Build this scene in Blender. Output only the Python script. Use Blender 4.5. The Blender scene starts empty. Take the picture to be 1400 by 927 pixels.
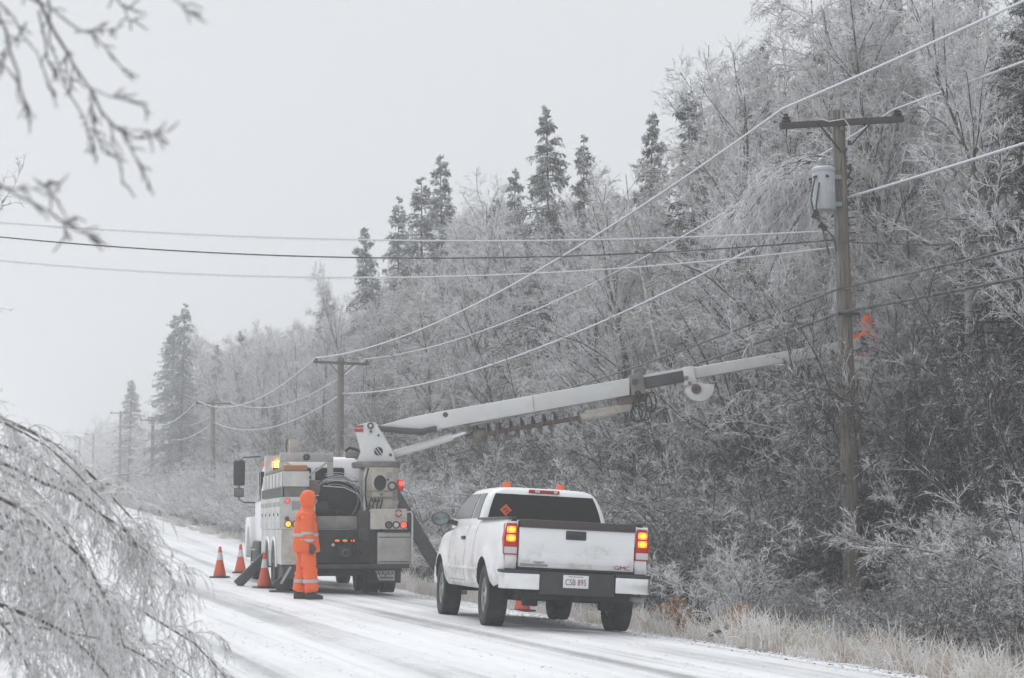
import bpy, bmesh, math, random
import numpy as np
from mathutils import Vector, Matrix, Euler
R = math.radians
random.seed(7)
rng = np.random.default_rng(11)
scene = bpy.context.scene
C = scene.collection

# ------------------------------------------------------------------ camera, sky, sun, exposure
CAM_Z = 1.40
PITCH = R(5.38)
cam_data = bpy.data.cameras.new('camera')
cam_data.sensor_width = 36.0
cam_data.lens = 70.0
cam_data.clip_start = 0.05
cam_data.clip_end = 3000
cam_data.dof.use_dof = True
cam_data.dof.focus_distance = 31.0
cam_data.dof.aperture_fstop = 4.5
cam = bpy.data.objects.new('camera', cam_data)
cam.location = (0, 0, CAM_Z)
cam.rotation_euler = (R(90) + PITCH, 0, 0)
C.objects.link(cam)
scene.camera = cam

SUN_EL, SUN_AZ = R(55), R(150)          # a high, very soft sun behind the overcast
world = bpy.data.worlds.new('World')
scene.world = world
world.use_nodes = True
wn, wl = world.node_tree.nodes, world.node_tree.links
bg = wn['Background']
bg.inputs['Strength'].default_value = 0.10
sky = wn.new('ShaderNodeTexSky')
sky.sky_type = 'NISHITA'
sky.sun_disc = False
sky.sun_elevation = SUN_EL
sky.sun_rotation = SUN_AZ
sky.dust_density = 4.0
overcast = wn.new('ShaderNodeMix')      # an even cloud layer over the clear sky
overcast.data_type = 'RGBA'
overcast.inputs['Factor'].default_value = 0.97
overcast.inputs['B'].default_value = (7.9, 8.22, 8.62, 1)
wl.new(sky.outputs['Color'], overcast.inputs['A'])
wl.new(overcast.outputs['Result'], bg.inputs['Color'])

sun_data = bpy.data.lights.new('sun', 'SUN')
sun_data.energy = 1.4
sun_data.angle = R(40)
sun_data.color = (1.0, 0.97, 0.93)
sun = bpy.data.objects.new('sun', sun_data)
sun.rotation_euler = (R(90) - SUN_EL, 0, R(180) - SUN_AZ + R(180))
sun.location = (0, 0, 60)
C.objects.link(sun)

vs = scene.view_settings
vs.view_transform = 'Standard'
vs.look = 'None'
vs.exposure = 0.0
vs.gamma = 1.0
vs.use_curve_mapping = False
cy = scene.cycles
cy.max_bounces = 6
cy.diffuse_bounces = 3
cy.glossy_bounces = 2
cy.transmission_bounces = 3
cy.volume_bounces = 3
cy.use_adaptive_sampling = True
cy.adaptive_threshold = 0.02
cy.caustics_reflective = False
cy.caustics_refractive = False

# ------------------------------------------------------------------ survey helpers
FPX = 1400 * 70 / 36.0
def at(px, py, d):
    """world point seen in direction (px, py) of the 1400 px survey photograph at depth d"""
    a = (px - 700) / FPX
    v = (463.5 - py) / FPX
    yy = math.cos(PITCH) - math.sin(PITCH) * v
    zz = math.sin(PITCH) + math.cos(PITCH) * v
    k = d / yy
    return Vector((a * k, d, CAM_Z + zz * k))

RA = R(14.84)
TX, TY = -math.sin(RA), math.cos(RA)
NX, NY = math.cos(RA), math.sin(RA)
def us(x, y): return x * NX + y * NY, x * TX + y * TY
def xy(u, s): return u * NX + s * TX, u * NY + s * TY
_CU = [-400, -40, -10, -4, -1, 0.6, 1.5, 3, 5, 7, 8.5, 9.2, 10.2, 11.2, 13, 16, 30, 120, 500]
_CZ = [2.0, 0.3, -.1, -.45, -.3, -.1, -.02, .07, .13, .06, -.03, -.10, -.30, -.42, -.32, -.10, .45, 2.5, 8]
def ground_us(u, s):
    u = np.asarray(u, float); s = np.asarray(s, float)
    k = 0.0
    for o in (-.5, 0, .5):
        k = k + np.interp(u + o, _CU, _CZ) / 3
    q = np.clip(s, -60, 420)
    ramp = 0.0285 * 6 * np.logaddexp(0, (q - 47) / 6)
    return k + ramp
def ground(x, y):
    u, s = us(x, y)
    return float(ground_us(u, s))

# ------------------------------------------------------------------ materials
MAT = {}
def nodes_of(name):
    m = bpy.data.materials.new(name)
    m.use_nodes = True
    nt = m.node_tree
    return m, nt, nt.nodes['Principled BSDF']
def ramp_node(nt, src, stops):
    r = nt.nodes.new('ShaderNodeValToRGB')
    e = r.color_ramp.elements
    while len(e) < len(stops): e.new(0.5)
    for k, (p, c) in enumerate(stops):
        e[k].position = p
        e[k].color = (*c, 1) if len(c) == 3 else c
    nt.links.new(src, r.inputs['Fac'])
    return r
def noise_node(nt, scale, detail=4, rough=.6, coord='Object', stretch=None):
    tc = nt.nodes.new('ShaderNodeTexCoord')
    n = nt.nodes.new('ShaderNodeTexNoise')
    n.inputs['Scale'].default_value = scale
    n.inputs['Detail'].default_value = detail
    n.inputs['Roughness'].default_value = rough
    if stretch:
        mp = nt.nodes.new('ShaderNodeMapping')
        mp.inputs['Scale'].default_value = stretch
        nt.links.new(tc.outputs[coord], mp.inputs['Vector'])
        nt.links.new(mp.outputs['Vector'], n.inputs['Vector'])
    else:
        nt.links.new(tc.outputs[coord], n.inputs['Vector'])
    return n
def simple(name, col, rough=.5, metal=0.0, dirt=None, dirt_scale=3.0, dirt_amt=.5, bump=0, bump_scale=40, spec=None):
    m, nt, p = nodes_of(name)
    p.inputs['Roughness'].default_value = rough
    p.inputs['Metallic'].default_value = metal
    if spec is not None: p.inputs['Specular IOR Level'].default_value = spec
    if dirt:
        n = noise_node(nt, dirt_scale, 7, .68)
        r = ramp_node(nt, n.outputs['Fac'], [(.5 - .3 * dirt_amt, col), (.5 + .35 * (1 - dirt_amt) + .12, dirt)])
        nt.links.new(r.outputs['Color'], p.inputs['Base Color'])
    else:
        p.inputs['Base Color'].default_value = (*col, 1)
    if bump:
        b = nt.nodes.new('ShaderNodeBump')
        b.inputs['Strength'].default_value = bump
        b.inputs['Distance'].default_value = .02
        n2 = noise_node(nt, bump_scale, 5, .6)
        nt.links.new(n2.outputs['Fac'], b.inputs['Height'])
        nt.links.new(b.outputs['Normal'], p.inputs['Normal'])
    MAT[name] = m
    return m
def emit(name, col, strength, base=None):
    m, nt, p = nodes_of(name)
    p.inputs['Base Color'].default_value = (*(base or col), 1)
    p.inputs['Emission Color'].default_value = (*col, 1)
    p.inputs['Emission Strength'].default_value = strength
    p.inputs['Roughness'].default_value = .25
    MAT[name] = m
    return m

def icy(name, bark, ice, lo, hi, scale=3.0, rough=.35):
    """bark partly sheathed in clear and white ice"""
    m, nt, p = nodes_of(name)
    n = noise_node(nt, scale, 5, .7)
    r = ramp_node(nt, n.outputs['Fac'], [(lo, bark), (hi, ice)])
    nt.links.new(r.outputs['Color'], p.inputs['Base Color'])
    p.inputs['Roughness'].default_value = rough
    MAT[name] = m
    return m

icy('icy_twig', (.10, .095, .09), (.80, .805, .82), .33, .50, 5.0)
icy('icy_twig_birch', (.11, .09, .085), (.80, .795, .80), .32, .52, 5.0)
icy('icy_twig_low', (.050, .045, .042), (.76, .77, .79), .45, .60, 7.0)  # less ice and darker bark, also standing in for shade in the undergrowth
icy('understory_twig', (.045, .041, .038), (.62, .63, .64), .50, .64, 6.0)  # mostly bare bark, kept dark so the gaps in the wood look shaded
icy('cascade_twig', (.20, .19, .185), (.84, .845, .86), .28, .46, 8.0)
icy('icy_limb', (.045, .042, .040), (.36, .36, .37), .50, .66, 5.0)
icy('icy_bark', (.050, .046, .043), (.30, .30, .30), .54, .72, 3.0)
icy('near_twig', (.16, .135, .125), (.84, .835, .835), .33, .50, 22.0, .2)
icy('near_bark', (.07, .055, .05), (.40, .39, .39), .45, .66, 14.0, .3)
icy('dark_twig', (.11, .09, .086), (.34, .33, .33), .42, .66, 18.0, .3)

m, nt, p = nodes_of('birch_bark')
n = noise_node(nt, 2.0, 6, .7, 'Object', (1, 1, 5))
r = ramp_node(nt, n.outputs['Fac'], [(.38, (.05, .045, .042)), (.47, (.50, .48, .46)), (.8, (.62, .60, .58))])
nt.links.new(r.outputs['Color'], p.inputs['Base Color'])
p.inputs['Roughness'].default_value = .6
MAT['birch_bark'] = m

# needles: dark green, ice where they face up
m, nt, p = nodes_of('icy_needle')
n = noise_node(nt, 1.6, 5, .7)
geo = nt.nodes.new('ShaderNodeNewGeometry')
sx = nt.nodes.new('ShaderNodeSeparateXYZ')
nt.links.new(geo.outputs['Normal'], sx.inputs[0])
ma = nt.nodes.new('ShaderNodeMath'); ma.operation = 'MULTIPLY_ADD'
ma.inputs[1].default_value = .22; nt.links.new(sx.outputs['Z'], ma.inputs[0]); nt.links.new(n.outputs['Fac'], ma.inputs[2])
r = ramp_node(nt, ma.outputs[0], [(.33, (.044, .056, .044)), (.43, (.15, .16, .145)), (.53, (.64, .66, .67))])
nt.links.new(r.outputs['Color'], p.inputs['Base Color'])
p.inputs['Roughness'].default_value = .45
MAT['icy_needle'] = m

# road: packed snow over wet asphalt with tyre tracks running along v of its UV map (u across, v along, in metres)
m, nt, p = nodes_of('road_snow')
uv = nt.nodes.new('ShaderNodeUVMap')
def uvnoise(scale, stretch, detail=5, rough=.6):
    mp = nt.nodes.new('ShaderNodeMapping'); mp.inputs['Scale'].default_value = stretch
    nn = nt.nodes.new('ShaderNodeTexNoise'); nn.inputs['Scale'].default_value = scale
    nn.inputs['Detail'].default_value = detail; nn.inputs['Roughness'].default_value = rough
    nt.links.new(uv.outputs['UV'], mp.inputs['Vector']); nt.links.new(mp.outputs['Vector'], nn.inputs['Vector'])
    return nn
def math_node(op, a, b=None, c=None):
    q = nt.nodes.new('ShaderNodeMath'); q.operation = op
    for k, val in enumerate((a, b, c)):
        if val is None: continue
        if isinstance(val, (int, float)): q.inputs[k].default_value = val
        else: nt.links.new(val, q.inputs[k])
    return q.outputs[0]
streak = uvnoise(1.0, (3.2, .035, 1), 6, .66)
patch = uvnoise(.55, (1.0, .30, 1), 5, .62)
fine = uvnoise(9.0, (1.2, .35, 1), 6, .72)
sep = nt.nodes.new('ShaderNodeSeparateXYZ'); nt.links.new(uv.outputs['UV'], sep.inputs[0])
warp = uvnoise(.06, (1, .5, 1), 2, .5)
uu = math_node('MULTIPLY_ADD', math_node('SUBTRACT', warp.outputs['Fac'], .5), 1.6, sep.outputs['X'])
track = None
for c0, wdt, amp in ((2.55, .26, .20), (4.15, .30, .27), (5.9, .28, .26), (7.45, .32, .18)):
    d2 = math_node('DIVIDE', math_node('SUBTRACT', uu, c0), wdt)
    g = math_node('MULTIPLY', math_node('POWER', 2.718, math_node('MULTIPLY', math_node('MULTIPLY', d2, d2), -1.0)), amp)
    track = g if track is None else math_node('ADD', track, g)
acc = math_node('ADD', math_node('MULTIPLY', streak.outputs['Fac'], .75), math_node('MULTIPLY', patch.outputs['Fac'], .45))
acc = math_node('ADD', acc, math_node('MULTIPLY', fine.outputs['Fac'], .26))
acc = math_node('ADD', acc, math_node('MULTIPLY', track, .62))
r = ramp_node(nt, acc, [(.66, (.87, .88, .90)), (.80, (.74, .75, .77)), (.97, (.38, .39, .405))])
nt.links.new(r.outputs['Color'], p.inputs['Base Color'])
rr = ramp_node(nt, acc, [(.6, (.75, .75, .75)), (.95, (.35, .35, .35))])
nt.links.new(rr.outputs['Color'], p.inputs['Roughness'])
b = nt.nodes.new('ShaderNodeBump'); b.inputs['Strength'].default_value = .5; b.inputs['Distance'].default_value = .03
nt.links.new(math_node('MULTIPLY', acc, -1.0), b.inputs['Height']); nt.links.new(b.outputs['Normal'], p.inputs['Normal'])
MAT['road_snow'] = m

m, nt, p = nodes_of('snow')
n = noise_node(nt, .9, 8, .65)
r = ramp_node(nt, n.outputs['Fac'], [(.30, (.66, .66, .66)), (.52, (.84, .85, .87))])
nt.links.new(r.outputs['Color'], p.inputs['Base Color'])
p.inputs['Roughness'].default_value = .7
b = nt.nodes.new('ShaderNodeBump'); b.inputs['Strength'].default_value = .6; b.inputs['Distance'].default_value = .12
n2 = noise_node(nt, 2.5, 8, .7)
nt.links.new(n2.outputs['Fac'], b.inputs['Height']); nt.links.new(b.outputs['Normal'], p.inputs['Normal'])
MAT['snow'] = m

m, nt, p = nodes_of('forest_floor')
n = noise_node(nt, 1.3, 8, .7)
r = ramp_node(nt, n.outputs['Fac'], [(.38, (.06, .053, .045)), (.54, (.15, .135, .12)), (.72, (.55, .55, .56))])
nt.links.new(r.outputs['Color'], p.inputs['Base Color'])
p.inputs['Roughness'].default_value = .85
MAT['forest_floor'] = m

# frosted straw
m, nt, p = nodes_of('frosted_straw')
n = noise_node(nt, 2.2, 5, .7)
r = ramp_node(nt, n.outputs['Fac'], [(.29, (.46, .36, .25)), (.42, (.68, .61, .53)), (.55, (.85, .84, .83))])
nt.links.new(r.outputs['Color'], p.inputs['Base Color'])
p.inputs['Roughness'].default_value = .6
MAT['frosted_straw'] = m
simple('brown_leaf', (.30, .17, .085), .7, dirt=(.42, .30, .19), dirt_scale=9)

# ------------------------------------------------------------------ mesh helpers
def tag(o, label=None, cat=None, group=None, kind=None):
    if label: o['label'] = label
    if cat: o['category'] = cat
    if group: o['group'] = group
    if kind: o['kind'] = kind
    return o
def empty(name, loc=(0, 0, 0), rot=(0, 0, 0), parent=None):
    o = bpy.data.objects.new(name, None)
    o.empty_display_size = .2
    o.location = loc
    o.rotation_euler = rot
    C.objects.link(o)
    if parent: o.parent = parent
    return o
def link_mesh(name, me, mat=None, parent=None):
    o = bpy.data.objects.new(name, me)
    C.objects.link(o)
    if mat: me.materials.append(MAT[mat] if isinstance(mat, str) else mat)
    if parent: o.parent = parent
    return o
def np_mesh(name, V, F4=None, F3=None, smooth=False):
    """mesh from numpy vertices and quad / triangle index arrays"""
    me = bpy.data.meshes.new(name)
    F4 = np.zeros((0, 4), int) if F4 is None else F4
    F3 = np.zeros((0, 3), int) if F3 is None else F3
    me.vertices.add(len(V)); me.vertices.foreach_set('co', np.asarray(V, np.float32).ravel())
    loops = np.concatenate([F4.ravel(), F3.ravel()]).astype(np.int32)
    me.loops.add(len(loops)); me.loops.foreach_set('vertex_index', loops)
    n4, n3 = len(F4), len(F3)
    me.polygons.add(n4 + n3)
    starts = np.concatenate([np.arange(n4) * 4, n4 * 4 + np.arange(n3) * 3]).astype(np.int32)
    me.polygons.foreach_set('loop_start', starts)
    if smooth: me.polygons.foreach_set('use_smooth', np.ones(n4 + n3, bool))
    me.update(calc_edges=True)
    return me

class MB:
    def __init__(s): s.v = []; s.f = []
    def add(s, vs, fs):
        o = len(s.v)
        s.v += [tuple(v) for v in vs]
        s.f += [tuple(i + o for i in f) for f in fs]
        return s
    def box(s, x0, x1, y0, y1, z0, z1):
        return s.add([(x0,y0,z0),(x1,y0,z0),(x1,y1,z0),(x0,y1,z0),(x0,y0,z1),(x1,y0,z1),(x1,y1,z1),(x0,y1,z1)],
                     [(0,3,2,1),(4,5,6,7),(0,1,5,4),(1,2,6,5),(2,3,7,6),(3,0,4,7)])
    def obox(s, c, size, rot=(0,0,0)):
        M = Matrix.Translation(c) @ Euler(rot).to_matrix().to_4x4()
        hx, hy, hz = [q / 2 for q in size]
        b = MB().box(-hx, hx, -hy, hy, -hz, hz)
        return s.add([M @ Vector(v) for v in b.v], b.f)
    def beam(s, p0, p1, w, h, up=(0,0,1)):
        p0, p1 = Vector(p0), Vector(p1)
        t = (p1 - p0).normalized(); r = t.cross(Vector(up)).normalized(); u = r.cross(t)
        vs = []
        for p in (p0, p1):
            for a, b in ((-1,-1),(1,-1),(1,1),(-1,1)): vs.append(p + r * (a * w / 2) + u * (b * h / 2))
        return s.add(vs, [(3,2,1,0),(4,5,6,7),(0,1,5,4),(1,2,6,5),(2,3,7,6),(3,0,4,7)])
    def tube(s, pts, r, n=8, closed=False, cap=True):
        pts = [Vector(p) for p in pts]; N = len(pts)
        rs = r if isinstance(r, (list, tuple)) else [r] * N
        vs = []; prev = None
        for i, p in enumerate(pts):
            a = pts[(i - 1) % N] if (closed or i > 0) else p
            b = pts[(i + 1) % N] if (closed or i < N - 1) else p
            t = (b - a).normalized()
            if prev is None:
                ref = Vector((0,0,1)) if abs(t.z) < .9 else Vector((1,0,0))
                u = t.cross(ref).normalized()
            else:
                u = (prev - t * prev.dot(t)).normalized()
            prev = u; w = t.cross(u)
            for k in range(n):
                q = 2 * math.pi * k / n
                vs.append(p + (u * math.cos(q) + w * math.sin(q)) * rs[i])
        fs = []
        for i in range(N if closed else N - 1):
            j = (i + 1) % N
            for k in range(n):
                k2 = (k + 1) % n
                fs.append((i*n+k, i*n+k2, j*n+k2, j*n+k))
        if cap and not closed:
            fs.append(tuple(range(n - 1, -1, -1))); fs.append(tuple((N-1)*n + k for k in range(n)))
        return s.add(vs, fs)
    def cyl(s, p0, p1, r0, r1=None, n=16): return s.tube([p0, p1], [r0, r0 if r1 is None else r1], n)
    def prism(s, poly, axis, a, b):
        """poly: 2-D outline; axis 'x': (y,z), 'y': (x,z), 'z': (x,y)"""
        def P(q, t):
            return {'x': (t, q[0], q[1]), 'y': (q[0], t, q[1]), 'z': (q[0], q[1], t)}[axis]
        n = len(poly)
        vs = [P(q, a) for q in poly] + [P(q, b) for q in poly]
        fs = [tuple(range(n)), tuple(range(2*n-1, n-1, -1))] + [((i+1)%n, i, n+i, n+(i+1)%n) for i in range(n)]
        return s.add(vs, fs)
    def lathe(s, prof, o=(0,0,0), axis='z', n=24, sweep=2*math.pi, start=0.0):
        """prof: (radius, height along the axis)"""
        full = abs(sweep - 2*math.pi) < 1e-6
        m = n if full else n + 1
        vs = []
        for k in range(m):
            q = start + sweep * k / n; c, d = math.cos(q), math.sin(q)
            for r, h in prof:
                vs.append({'z': (o[0]+r*c, o[1]+r*d, o[2]+h), 'x': (o[0]+h, o[1]+r*c, o[2]+r*d), 'y': (o[0]+r*d, o[1]+h, o[2]+r*c)}[axis])
        L = len(prof); fs = []
        for k in range(n):
            k2 = (k + 1) % m
            for i in range(L - 1): fs.append((k*L+i, k2*L+i, k2*L+i+1, k*L+i+1))
        return s.add(vs, fs)
    def build(s, name, mat, parent=None, bevel=0.0, smooth=True, seg=2, angle=38, loc=None, rot=None):
        me = bpy.data.meshes.new(name)
        me.from_pydata(s.v, [], s.f); me.update()
        bm = bmesh.new(); bm.from_mesh(me)
        bmesh.ops.recalc_face_normals(bm, faces=bm.faces)
        if bevel:
            ed = [e for e in bm.edges if len(e.link_faces) == 2 and e.calc_face_angle(0) > R(30)]
            try: bmesh.ops.bevel(bm, geom=ed, offset=bevel, offset_type='OFFSET', segments=seg, profile=.5, affect='EDGES', clamp_overlap=True)
            except Exception: pass
        bm.to_mesh(me); bm.free()
        if smooth:
            me.shade_smooth(); me.set_sharp_from_angle(angle=R(angle))
        o = link_mesh(name, me, mat, parent)
        if loc: o.location = loc
        if rot: o.rotation_euler = rot
        return o
def lettering(name, txt, size, mat, parent, loc, rot, extrude=.002, align='CENTER', sx=1.0):
    cu = bpy.data.curves.new(name, 'FONT')
    cu.body = txt; cu.size = size; cu.extrude = extrude; cu.align_x = align; cu.align_y = 'CENTER'
    cu.resolution_u = 3
    t = bpy.data.objects.new(name + '_tmp', cu); C.objects.link(t)
    dg = bpy.context.evaluated_depsgraph_get()
    me = bpy.data.meshes.new_from_object(t.evaluated_get(dg))
    bpy.data.objects.remove(t)
    o = link_mesh(name, me, mat, parent)
    o.location = loc; o.rotation_euler = rot; o.scale = (sx, 1, 1)
    return o
def copy_tree(o, parent=None):
    c = o.copy(); C.objects.link(c); c.parent = parent
    for ch in list(o.children): copy_tree(ch, c)
    return c

# ------------------------------------------------------------------ ground and road
def grid_mesh(name, us_, ss_, mat, lift=0.0, rough=0.0):
    U, S = np.meshgrid(us_, ss_)
    Z = ground_us(U, S) + lift
    if rough:
        Z = Z + rough * (np.sin(U*1.9 + np.sin(S*.7)*2) * np.sin(S*1.3 + U*.5) + .6*np.sin(U*4.1+S*2.7)*np.sin(S*3.3-U)) * np.where((U > 9.0) | (U < .8), 1, 0)
    X = U * NX + S * TX; Y = U * NY + S * TY
    V = np.stack([X.ravel(), Y.ravel(), Z.ravel()], 1)
    nu, ns = len(us_), len(ss_)
    i = (np.arange(ns - 1)[:, None] * nu + np.arange(nu - 1)[None]).ravel()
    F = np.stack([i, i + 1, i + nu + 1, i + nu], 1)
    me = np_mesh(name, V, F, smooth=True)
    uvl = me.uv_layers.new(name='UVMap')
    UV = np.stack([U.ravel(), S.ravel()], 1)
    uvl.data.foreach_set('uv', UV[F.ravel()].astype(np.float32).ravel())
    return link_mesh(name, me, mat)
s_fine = np.concatenate([np.linspace(-60, 0, 13)[:-1], np.arange(0, 90, .5), np.arange(90, 200, 2.5), np.arange(200, 620, 15)])
o = grid_mesh('snowy_ground', np.concatenate([[-420, -200, -90, -45, -20], np.arange(-12, 1.2, .5), np.arange(1.3, 8.86, .3), np.arange(9.2, 11.31, .35)]), s_fine, 'snow', 0, .03)
tag(o, kind='structure')
o = grid_mesh('forest_ground', np.concatenate([np.arange(11.3, 17, .35), [18, 20, 23, 27, 34, 45, 70, 120, 250, 420]]), s_fine, 'forest_floor', 0, .05)
ob_ground = o
me = o.data
o['kind'] = 'structure'
o = grid_mesh('road', np.arange(1.3, 8.86, .3), s_fine, 'road_snow', .006, 0)
tag(o, kind='structure')
# ------------------------------------------------------------------ trees: vectorised branching
def unit(a): return a / np.maximum(np.linalg.norm(a, axis=-1, keepdims=True), 1e-9)
def grow(start, d, length, K, droop, jit, r0, r1, g):
    """polylines from start along d; droop bends them down (negative: up)"""
    n = len(start)
    P = np.zeros((n, K + 1, 3)); P[:, 0] = start
    d = unit(d.copy())
    for k in range(K):
        P[:, k + 1] = P[:, k] + d * (length / K)[:, None]
        d = d + g.normal(0, jit, (n, 3))
        d[:, 2] -= (droop if np.isscalar(droop) else droop) / K
        d = unit(d)
    t = np.linspace(0, 1, K + 1)[None]
    r0 = np.broadcast_to(r0, (n,)); r1 = np.broadcast_to(r1, (n,))
    Rr = r0[:, None] * (1 - t) + r1[:, None] * t
    return P, Rr
def spawn(P, Rr, per, t0, t1, ang0, ang1, g, flat=0.0):
    """child starts on each polyline: position, direction, parent radius, parent index, t"""
    n, K1, _ = P.shape; K = K1 - 1
    idx = np.repeat(np.arange(n), per)
    t = g.uniform(t0, t1, len(idx))
    q = np.clip(t * K, 0, K - 1e-6); k = q.astype(int); f = (q - k)[:, None]
    a, b = P[idx, k], P[idx, k + 1]
    pos = a * (1 - f) + b * f
    tan = unit(b - a)
    rnd = g.normal(0, 1, (len(idx), 3)); rnd[:, 2] *= (1 - flat)
    perp = unit(rnd - tan * (rnd * tan).sum(1, keepdims=True))
    an = np.radians(g.uniform(ang0, ang1, len(idx)))[:, None]
    d = tan * np.cos(an) + perp * np.sin(an)
    rad = Rr[idx, k] * (1 - f[:, 0]) + Rr[idx, k + 1] * f[:, 0]
    return pos, d, rad, idx, t
class Bag:
    def __init__(s): s.V = []; s.F4 = []; s.F3 = []; s.n = 0
    def tubes(s, P, Rr, sides=3, tip=False):
        n, K1, _ = P.shape
        T = np.zeros_like(P)
        T[:, 1:-1] = P[:, 2:] - P[:, :-2]; T[:, 0] = P[:, 1] - P[:, 0]; T[:, -1] = P[:, -1] - P[:, -2]
        T = unit(T)
        ref = np.where(np.abs(T[:, :1, 2:3]) > .85, np.array([1., 0, 0]), np.array([0, 0, 1.]))
        U = unit(np.cross(T, ref)); W = np.cross(T, U)
        a = np.arange(sides) * 2 * np.pi / sides
        ring = U[:, :, None] * np.cos(a)[:, None] + W[:, :, None] * np.sin(a)[:, None]
        V = P[:, :, None] + ring * Rr[:, :, None, None]
        base = s.n + (np.arange(n) * K1 * sides)[:, None, None] + (np.arange(K1 - 1) * sides)[None, :, None]
        k = np.arange(sides)[None, None]; k2 = (k + 1) % sides
        s.F4.append(np.stack([base + k, base + k2, base + sides + k2, base + sides + k], -1).reshape(-1, 4))
        s.V.append(V.reshape(-1, 3)); s.n += n * K1 * sides
    def cones(s, A, B, r, sides=3):
        n = len(A)
        T = unit(B - A)
        ref = np.where(np.abs(T[:, 2:3]) > .85, np.array([1., 0, 0]), np.array([0, 0, 1.]))
        U = unit(np.cross(T, ref)); W = np.cross(T, U)
        a = np.arange(sides) * 2 * np.pi / sides
        ring = A[:, None] + (U[:, None] * np.cos(a)[:, None] + W[:, None] * np.sin(a)[:, None]) * np.broadcast_to(r, (n,))[:, None, None]
        V = np.concatenate([ring, B[:, None]], 1)
        base = s.n + np.arange(n)[:, None] * (sides + 1)
        k = np.arange(sides)[None]
        s.F3.append(np.stack([base + k, base + (k + 1) % sides, np.broadcast_to(base + sides, (n, sides))], -1).reshape(-1, 3))
        s.V.append(V.reshape(-1, 3)); s.n += n * (sides + 1)
    def spindles(s, P, r):
        """bent twigs: base triangle, knee triangle, tip (P: n,3,3)"""
        A, B, D = P[:, 0], P[:, 1], P[:, 2]
        n = len(A)
        T = unit(D - A)
        ref = np.where(np.abs(T[:, 2:3]) > .85, np.array([1., 0, 0]), np.array([0, 0, 1.]))
        U = unit(np.cross(T, ref)); W = np.cross(T, U)
        a = np.arange(3) * 2 * np.pi / 3
        off = (U[:, None] * np.cos(a)[:, None] + W[:, None] * np.sin(a)[:, None]) * np.broadcast_to(r, (n,))[:, None, None]
        V = np.concatenate([A[:, None] + off, B[:, None] + off * .8, D[:, None]], 1)
        b = s.n + np.arange(n)[:, None] * 7
        k = np.arange(3)[None]; k2 = (k + 1) % 3
        s.F4.append(np.stack([b + k, b + k2, b + 3 + k2, b + 3 + k], -1).reshape(-1, 4))
        s.F3.append(np.stack([b + 3 + k, b + 3 + k2, np.broadcast_to(b + 6, (n, 3))], -1).reshape(-1, 3))
        s.V.append(V.reshape(-1, 3)); s.n += n * 7
    def mesh(s, name, smooth=False):
        return np_mesh(name, np.concatenate(s.V), np.concatenate(s.F4) if s.F4 else None, np.concatenate(s.F3) if s.F3 else None, smooth)

def twig_spray(bag, P, Rr, g, n3, l3, n4, l4, droop, tw=.007, ang=(25, 60)):
    """ice-coated twigs on branches P, each set with short spurs"""
    p, d, rad, idx, t = spawn(P, Rr, n3, .12, 1.0, ang[0], ang[1], g)
    L = g.uniform(.5, 1.25, len(p)) * l3 * (1.15 - .5 * t)
    P3, R3 = grow(p, d, L, 2, droop, .20, tw, tw * .5, g)
    bag.spindles(P3, tw)
    p, d, rad, idx, t = spawn(P3, R3, n4, .08, 1.0, 30, 62, g)
    L = g.uniform(.45, 1.3, len(p)) * l4 * (1.2 - .5 * t)
    bag.cones(p, p + unit(d) * L[:, None], tw * .9)

def broadleaf_mesh(seed, H, kind, dens=1.0, tw=.0072):
    """bare ice-coated tree, returns (trunk mesh, crown mesh). kinds: maple (rising limbs), birch (drooping), bent (arched over)"""
    g = np.random.default_rng(seed)
    tb, cb = Bag(), Bag()
    nst = {'maple': 2, 'birch': 1, 'bent': 1}[kind] + (1 if g.random() > .6 else 0)
    st = np.zeros((nst, 3)); st[:, :2] = g.normal(0, .22, (nst, 2)) * (nst > 1)
    dd = np.stack([g.normal(0, .10, nst), g.normal(0, .10, nst), np.ones(nst)], 1)
    Ls = H * g.uniform(.82, 1.0, nst); Ls[0] = H
    if kind == 'bent':
        dd[:, 0] = -.35
        T, TR = grow(st, dd, Ls * 1.25, 12, 1.5, .05, .012 * H, .012, g)
    else:
        T, TR = grow(st, dd, Ls, 10, -.04, .06, .0088 * H, .012, g)
    tb.tubes(T, TR, 7)
    n1 = int({'maple': 24, 'birch': 28, 'bent': 26}[kind])
    p, d, rad, idx, t = spawn(T, TR, n1, .14 if kind != 'birch' else .2, .985, 30, 62, g)
    if kind == 'maple':
        d[:, 2] = np.abs(d[:, 2]) * .9 + .22 + .45 * t
        L = H * .30 * (1.12 - .72 * t) * g.uniform(.6, 1.15, len(p)); droop1 = -.05
    elif kind == 'birch':
        d[:, 2] = np.abs(d[:, 2]) * .7
        L = H * .27 * (1.15 - .75 * t) * g.uniform(.6, 1.15, len(p)); droop1 = .75
    else:
        L = H * .20 * (1.15 - .6 * t) * g.uniform(.6, 1.15, len(p)); droop1 = 1.5
    P1, R1 = grow(p, unit(d), L, 6, droop1, .11, np.minimum(rad * .55, .035), .008, g)
    tb.tubes(P1, R1, 4)
    n2 = int(7 * dens)
    p, d, rad, idx, t = spawn(P1, R1, n2, .18, 1.0, 22, 52, g)
    L2 = g.uniform(.5, 1.1, len(p)) * .42 * L[idx] * (1.1 - .5 * t) + .12
    dr = {'maple': .12, 'birch': 1.1, 'bent': 1.6}[kind]
    P2, R2 = grow(p, d, L2, 3, dr, .16, np.minimum(rad * .6, .014), .006, g)
    cb.tubes(P2, R2, 3)
    twig_spray(cb, P2, R2, g, 6, .36, 5, .10, dr * .6, tw)
    twig_spray(cb, P1, R1, g, 6, .44, 6, .10, dr * .6, tw)
    return tb.mesh('trunk', True), cb.mesh('crown')

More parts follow.
